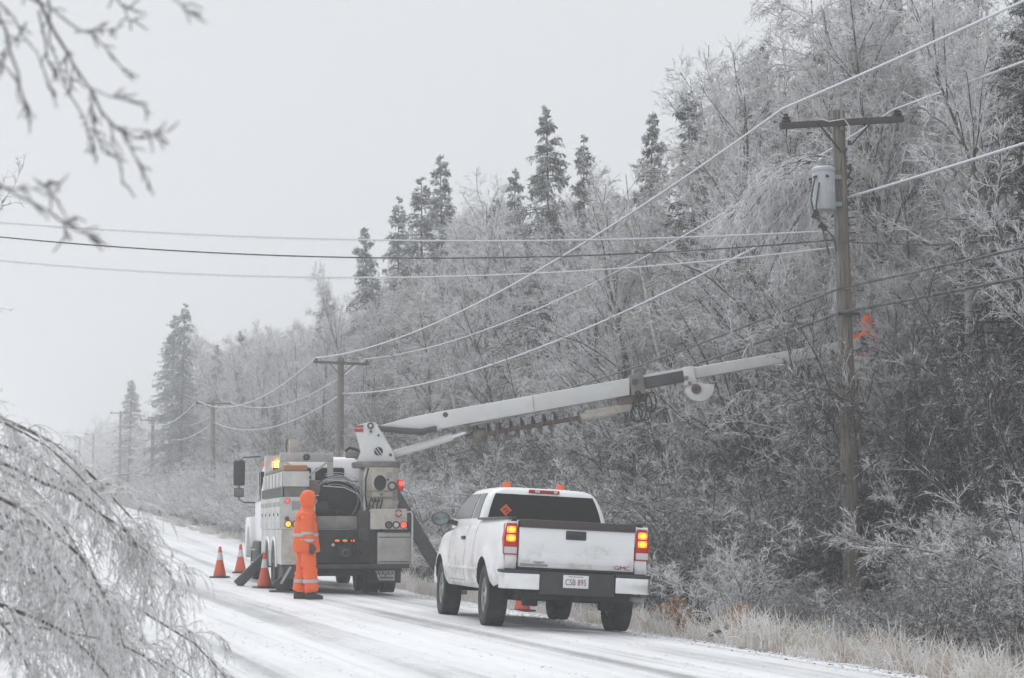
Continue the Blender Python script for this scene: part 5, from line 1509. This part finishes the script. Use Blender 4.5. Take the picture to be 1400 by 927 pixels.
# ------------------------------------------------------------------ frosted grass of the right verge
def grass(n, seed, ulo, uhi, slo, shi, hmean, width, name, label, mat):
    g = np.random.default_rng(seed)
    # blades grow in tussocks
    nt_ = max(1, n // 45)
    cu = g.uniform(ulo, uhi, nt_); cs = slo + (shi - slo) * g.random(nt_) ** 1.8
    hs = g.uniform(.35, 1.5, nt_)
    cu = cu + np.interp(cs, [13, 25], [.55, .05])
    keep = ~((cs > 31) & (cs < 38) & (cu < 10.3))
    cu, cs, hs = cu[keep], cs[keep], hs[keep]; nt_ = len(cu)
    i = g.integers(0, nt_, n)
    u = cu[i] + g.normal(0, .13, n); s = cs[i] + g.normal(0, .16, n)
    X = u * NX + s * TX; Y = u * NY + s * TY; Z = ground_us(u, s)
    H = hmean * hs[i] * g.uniform(.5, 1.25, n) * np.interp(s, [13, 26, 30], [1.25, 1.2, .95])
    az = g.uniform(0, 2*np.pi, n); tl = g.uniform(.1, .7, n)
    d = np.stack([np.cos(az) * tl, np.sin(az) * tl, np.ones(n)], 1)
    P, Rr = grow(np.stack([X, Y, Z], 1), d, H, 3, g.uniform(.2, 2.4, n), .12, width, width * .6, g)
    bag = Bag()
    bag.tubes(P[:, :3], Rr[:, :3], 3); bag.cones(P[:, 2], P[:, 3], width * .75)
    o = link_mesh(name, bag.mesh(name), mat)
    tag(o, label, 'grass', kind='stuff')
grass(24000, 5, 9.1, 11.6, 13, 46, .34, .0052, 'dry_grass', 'frosted straw coloured grass along the right verge', 'frosted_straw')
grass(3500, 6, 9.6, 11.6, 48, 120, .38, .009, 'far_verge_grass', 'pale frosted grass along the far right verge', 'frosted_straw')

# crumbs of snow thrown up along the wheel tracks, and grit on the right shoulder
def crumbs(n, seed, lines, slo, shi, size, spread, name, label, mat, cat):
    g = np.random.default_rng(seed)
    s = slo + (shi - slo) * g.random(n) ** 1.6
    u = g.choice(lines, n) + g.normal(0, spread, n) + .35 * np.sin(s * .11)
    X = u * NX + s * TX; Y = u * NY + s * TY; Z = ground_us(u, s) + .006
    r = size * g.uniform(.35, 1.5, n)
    base = np.array([[1, 0, 0], [0, 1, 0], [-1, 0, 0], [0, -1, 0], [0, 0, .8], [0, 0, -.3]], float)
    V = base[None] * r[:, None, None] * g.uniform(.6, 1.4, (n, 6, 1)) * np.array([1.2, 1.2, .75]) + np.stack([X, Y, Z], 1)[:, None]
    F = np.array([[0, 1, 4], [1, 2, 4], [2, 3, 4], [3, 0, 4], [1, 0, 5], [2, 1, 5], [3, 2, 5], [0, 3, 5]])
    me = np_mesh(name, V.reshape(-1, 3), None, (F[None] + (np.arange(n) * 6)[:, None, None]).reshape(-1, 3))
    o = link_mesh(name, me, mat); tag(o, label, cat, kind='stuff')
crumbs(2200, 15, [2.2, 2.95, 3.75, 4.6, 5.5, 6.3, 7.0, 7.9], 12, 40, .010, .12, 'snow_crumbs', 'small snow crumbs along the wheel tracks', 'snow', 'snow')
crumbs(1300, 16, [8.5, 8.8, 9.05], 13, 40, .020, .14, 'snow_lumps', 'ploughed snow lumps along the right road edge', 'snow', 'snow')
crumbs(160, 17, [8.2, 8.6, 8.95], 14, 34, .014, .14, 'road_grit', 'dark grit specks on the right shoulder', 'dark_timber', 'grit')

# brown clumps of dead leaves standing in the grass
def leaf_clump(loc, h, seed, label):
    g = np.random.default_rng(seed)
    t = empty('dead_plant', loc)
    bag = Bag()
    st, sr = grow(np.zeros((4, 3)), np.stack([g.normal(0, .2, 4), g.normal(0, .2, 4), np.ones(4)], 1), np.full(4, h), 4, .2, .1, .008, .004, g)
    bag.tubes(st, sr, 4)
    link_mesh('stem', bag.mesh('stem'), 'brown_leaf', t)
    p, d, _, _, _ = spawn(st, sr, 22, .15, 1, 40, 110, g)
    d[:, 2] -= .7; d = unit(d)
    side = unit(np.cross(d, g.normal(0, 1, d.shape))); nn = np.cross(d, side)
    L = g.uniform(.06, .14, len(p))[:, None]; w = L * .28
    V = np.stack([p, p + d * L * .5 + side * w + nn * w * .5, p + d * L, p + d * L * .5 - side * w + nn * w * .5, p + d * L * .45 - nn * w * .3], 1).reshape(-1, 3)
    b_ = np.arange(len(p))[:, None] * 5
    F = np.concatenate([b_ + np.array([0, 1, 4]), b_ + np.array([1, 2, 4]), b_ + np.array([2, 3, 4]), b_ + np.array([3, 0, 4])])
    o = link_mesh('leaves', np_mesh('leaves', V, None, F), 'brown_leaf', t); o['kind'] = 'stuff'
    tag(t, label, 'plant', 'brown dead plants in the verge')
for k, (px, d, h, lab) in enumerate(((932, 27.8, .62, 'larger brown dead plant right of the pickup'), (912, 28.6, .50, 'smaller brown dead plant closest to the pickup'), (1004, 26.5, .62, 'thin brown dead plant near the fallen branch'))):
    x = (px - 700) / FPX * d
    leaf_clump((x, d, ground(x, d)), h, 40 + k, lab)

# fallen branch and stones on the verge
t = empty('fallen_branch', at(1000, 872, 26))
a, b_ = at(970, 868, 26.2) - at(1000, 872, 26), at(1060, 836, 27.0) - at(1000, 872, 26)
MB().tube([a, a.lerp(b_, .3) + Vector((0, 0, .02)), a.lerp(b_, .65) + Vector((0, 0, .05)), b_], [.03, .035, .033, .02], 8).build('stem', 'near_bark', t)
MB().tube([a.lerp(b_, .5), a.lerp(b_, .7) + Vector((.05, .1, .18)), a.lerp(b_, .8) + Vector((.02, .1, .34))], [.014, .01, .005], 6).build('side_branch', 'near_bark', t)
tag(t, 'dark fallen branch lying in the verge grass', 'branch')
simple('stone_grey', (.20, .19, .18), .8, dirt=(.5, .5, .5), dirt_scale=12)
def stone(px, d, sz, lab):
    bm = bmesh.new(); bmesh.ops.create_icosphere(bm, subdivisions=2, radius=sz)
    g = np.random.default_rng(int(px))
    for v in bm.verts: v.co = Vector((v.co.x * 1.4, v.co.y, v.co.z * .7)) * (1 + .18 * math.sin(v.co.x * 60 + px) * math.cos(v.co.y * 47 + px))
    me = bpy.data.meshes.new('stone'); bm.to_mesh(me); bm.free()
    o = link_mesh('stone', me, 'stone_grey'); x = (px - 700) / FPX * d
    o.location = (x, d, ground(x, d) + sz * .4)
    tag(o, lab, 'stone', 'stones at the road edge')
stone(1036, 23.6, .05, 'dark stone at the snowy road edge, nearer the camera')
stone(1011, 24.4, .045, 'paler stone at the road edge by the fallen branch')

# ------------------------------------------------------------------ near drooping birch at the left
def arch_birch(root, arcs, D, dspread, k, seed, bark_m, twig_m, name, label, n1, n2, n3, n4, trunk, wide=1.0):
    """birch bowed under ice: arcs (survey points at depth D) lead back to the trunk; k scales the twigs"""
    g = np.random.default_rng(seed)
    gx, gy = root
    o0 = np.array([gx, gy, ground(gx, gy)])
    t = empty(name, tuple(o0))
    bark, twig = Bag(), Bag()
    T = np.array(trunk, float)[None]
    TR = np.linspace(.05, .03, T.shape[1])[None] * k ** .25
    bark.tubes(T, TR, 8)
    A = []
    for (p0, p1, p2) in arcs:
        dd = D + g.uniform(-dspread, dspread)
        a, b_, c = [np.array(at(px, py, dd + q)) for (px, py), q in ((p0, 0), (p1, g.uniform(-.1, .1) * k), (p2, g.uniform(-.2, .2) * k))]
        q = np.linspace(0, 1, 11)[:, None]
        A.append(a * (1-q)**2 + 2 * b_ * q * (1-q) + c * q**2 + np.cumsum(g.normal(0, .006 * k, (11, 3)), 0) - o0)
    A = np.array(A)
    end = np.broadcast_to(T[0, -1], A[:, 0].shape) + g.normal(0, .10, A[:, 0].shape) * [.3, 1, 1.2]
    q = np.linspace(0, 1, 5)[None, :, None]
    mid = (end + A[:, 0]) / 2 + [0, 0, .05 * k]
    lead = end[:, None] * (1-q)**2 + 2 * mid[:, None] * q * (1-q) + A[:, :1] * q**2
    bark.tubes(lead, np.full(lead.shape[:2], .012 * k ** .6), 5)
    AR = np.linspace(.0115, .003, 11)[None].repeat(len(A), 0) * g.uniform(.55, 1.1, (len(A), 1)) * k ** .6
    bark.tubes(A, AR, 6)
    w = k ** .55
    p, d, rad, idx, tt = spawn(A, AR, n1, .05, .97, 25, 60, g)
    L = g.uniform(.12, .34, len(p)) * (1.1 - .45 * tt) * k
    P1, R1 = grow(p, d, L, 5, 1.5, .14, .0042 * w, .0024 * w, g)
    twig.tubes(P1, R1, 4)
    p, d, rad, idx, tt = spawn(P1, R1, n2, .05, 1.0, 20, 65, g)
    P2, R2 = grow(p, d, g.uniform(.06, .20, len(p)) * k, 4, 2.2, .16, .0029 * w, .0019 * w, g)
    twig.tubes(P2, R2, 3)
    p, d, rad, idx, tt = spawn(P2, R2, n3, .05, 1.0, 25, 70, g)
    d[:, 2] -= .5
    P3, R3 = grow(p, d, g.uniform(.025, .085, len(p)) * k, 2, 1.2, .2, .0024 * w, .0014 * w, g)
    twig.tubes(P3, R3, 3)
    p, d, rad, idx, tt = spawn(A, AR, n4, .02, 1.0, 30, 80, g)
    P4, R4 = grow(p, d, g.uniform(.03, .14, len(p)) * k, 3, 2.0, .2, .0027 * w, .0018 * w, g)
    twig.tubes(P4, R4, 3)
    link_mesh('trunk', bark.mesh('trunk', True), bark_m, t)
    link_mesh('crown', twig.mesh('crown', True), twig_m, t)
    tag(t, label, 'birch')
ARCS = [((-70, 548), (118, 592), (232, 800)), ((-70, 562), (70, 565), (190, 740)), ((-70, 590), (130, 640), (205, 800)), ((-70, 620), (80, 640), (160, 830)),
        ((-70, 655), (110, 690), (170, 880)), ((-70, 690), (70, 680), (140, 900)), ((-70, 690), (150, 760), (200, 930)), ((-70, 730), (120, 800), (235, 935)),
        ((-70, 760), (190, 790), (312, 935)), ((-70, 780), (160, 830), (275, 960)), ((-70, 820), (100, 830), (170, 980)), ((-70, 850), (160, 850), (290, 985)),
        ((-70, 640), (30, 640), (80, 800)), ((-70, 720), (40, 720), (90, 900)), ((-70, 800), (30, 820), (60, 980)), ((-70, 600), (180, 690), (245, 812))]
arch_birch((-4.7, 11.2), ARCS, 10.8, 1.2, 1.35, 21, 'near_bark', 'near_twig', 'drooping_birch', 'drooping ice laden birch branches filling the lower left corner',
           16, 7, 3, 14, [(0, 0, -.1), (.02, 0, .5), (.0, 0, 1.0), (-.05, 0, 1.6), (-.05, 0, 2.1)])
# the bowed birch behind the transformer
g_ = np.random.default_rng(9)
ARC2 = []
for k in range(30):
    q = k / 29
    x0, y0 = 1165 - 20 * g_.random(), 262 - 40 * g_.random()
    xe = 962 + 140 * g_.random() * (.3 + q); ye = 290 + 120 * q * g_.random() + 30
    ARC2.append(((x0, y0 + 25 * q), ((x0 + xe) / 2 - 15 + 25 * q, 165 + 70 * q), (xe, ye)))
arch_birch((6.28, 37.6), ARC2, 37.6, .6, 2.4, 31, 'icy_limb', 'cascade_twig', 'bowed_birch', 'bowed birch cascading left behind the grey transformer', 11, 6, 3, 14,
           [(.1, 0, -.1), (.05, 0, 2.0), (.0, 0, 4.0), (-.03, 0, 6.0), (-.12, 0, 7.6)])

# ------------------------------------------------------------------ dark overhanging branches at the top left, out of focus
def overhang():
    g = np.random.default_rng(5)
    D = 4.3
    gx, gy = -3.2, 4.8
    o0 = np.array([gx, gy, ground(gx, gy)])
    t = empty('overhanging_tree', tuple(o0))
    bark, twig = Bag(), Bag()
    lines = [([(30, -40), (62, 20), (90, 70), (112, 105), (128, 130), (150, 165), (172, 178), (196, 190), (221, 182)], .0095, .004),
             ([(-30, -30), (8, 40), (22, 100), (34, 140), (45, 168)], .009, .0045), ([(-10, -60), (40, -5), (95, 30), (125, 45), (160, 90), (180, 106)], .007, .003),
             ([(-40, -40), (15, 25), (52, 70), (76, 148)], .006, .003), ([(60, -40), (70, 60), (90, 120), (120, 170), (122, 210)], .006, .003), ([(55, 20), (68, 80), (74, 112)], .006, .004),
             ([(128, 130), (126, 170), (124, 212)], .005, .003), ([(126, 165), (138, 200), (146, 215)], .004, .003), ([(154, 172), (158, 215), (168, 253)], .005, .003), ([(168, 178), (190, 225), (211, 265)], .005, .003),
             ([(125, 122), (165, 136), (196, 142), (206, 156)], .004, .003), ([(175, 178), (210, 178), (228, 182)], .004, .002),
             ([(150, -30), (166, 8), (176, 24), (184, 30)], .005, .003), ([(166, 12), (188, 18)], .003, .002), ([(222, -25), (246, 10), (274, 30)], .005, .003),
             ([(-50, 235), (6, 258), (40, 278), (86, 303), (120, 322), (152, 340)], .0075, .003), ([(4, 257), (40, 259), (64, 257), (85, 260)], .004, .002), ([(62, 257), (66, 248)], .003, .002), ([(62, 257), (82, 272)], .003, .002), ([(86, 303), (96, 298)], .004, .002), ([(86, 303), (88, 322)], .004, .002), ([(122, 322), (128, 334)], .004, .002),
             ([(-20, 60), (20, 100), (28, 116)], .006, .004), ([(100, 40), (128, 42), (150, 42), (160, 50)], .004, .003), ([(40, 28), (12, 70), (0, 110)], .005, .003), ([(90, 70), (92, 100), (96, 125)], .005, .003), ([(20, 110), (40, 150)], .004, .003)]
    starts = []
    for pts, r0, r1 in lines:
        dd = D + g.uniform(-.35, .35)
        P = np.array([list(at(px, py, dd)) for px, py in pts])
        q = np.linspace(0, 1, 2 * len(pts) - 1); q0 = np.linspace(0, 1, len(pts))
        P = np.stack([np.interp(q, q0, P[:, k]) for k in range(3)], 1) + g.normal(0, .0035, (len(q), 3)) - o0
        Rr = np.linspace(r0, r1, len(P)) * .5
        bark.tubes(P[None], Rr[None], 6)
        sp, d, _, _, _ = spawn(P[None], Rr[None], max(3, 2 * len(pts)), .15, 1.0, 25, 60, g)
        A, AR = grow(sp, d, g.uniform(.012, .05, len(sp)), 2, .5, .2, .0026, .0016, g)
        twig.tubes(A, AR, 5)
        if pts[0][0] < 0 or pts[0][1] < 0: starts.append(P[0])
    T, TR = grow(np.array([[0, 0, -.1]]), np.array([[.05, 0, 1.]]), np.array([4.2]), 8, 0, .03, .10, .05, g)
    bark.tubes(T, TR, 10)
    for sp in starts:
        top = T[0, 7] + np.array([0, 0, g.uniform(-.3, .4)])
        mid = (top + sp) / 2 + np.array([-.35, 0, .55])
        q = np.linspace(0, 1, 8)[:, None]
        P = top * (1-q)**2 + 2 * mid * q * (1-q) + sp * q**2
        bark.tubes(P[None], np.linspace(.022, .010, 8)[None], 6)
    link_mesh('trunk', bark.mesh('trunk', True), 'dark_twig', t)
    tw_o = link_mesh('twigs', twig.mesh('twigs', True), 'dark_twig', t); tw_o['kind'] = 'stuff'
    tag(t, 'dark blurred bare branches hanging in at the top left', 'tree')
overhang()
# a bare tree left of the road whose sharp twig ends just reach in
plant(maples[1], -9.3, 27.0, 1.18, 2.0, 'bare tree whose fine twig ends reach in at the upper left edge', 'tree')
# ------------------------------------------------------------------ the misty air
hz = MB().box(-640, 640, -120, 760, -3, 36).build('haze', None, smooth=False)
m = bpy.data.materials.new('misty_air'); m.use_nodes = True
nt = m.node_tree
nt.nodes.remove(nt.nodes['Principled BSDF'])
pv = nt.nodes.new('ShaderNodeVolumePrincipled')
pv.inputs['Color'].default_value = (.97, .975, .985, 1)
pv.inputs['Density'].default_value = .0023
nt.links.new(pv.outputs['Volume'], nt.nodes['Material Output'].inputs['Volume'])
hz.data.materials.append(m)
tag(hz, 'thin grey mist hanging over road and wood', 'mist', kind='stuff')
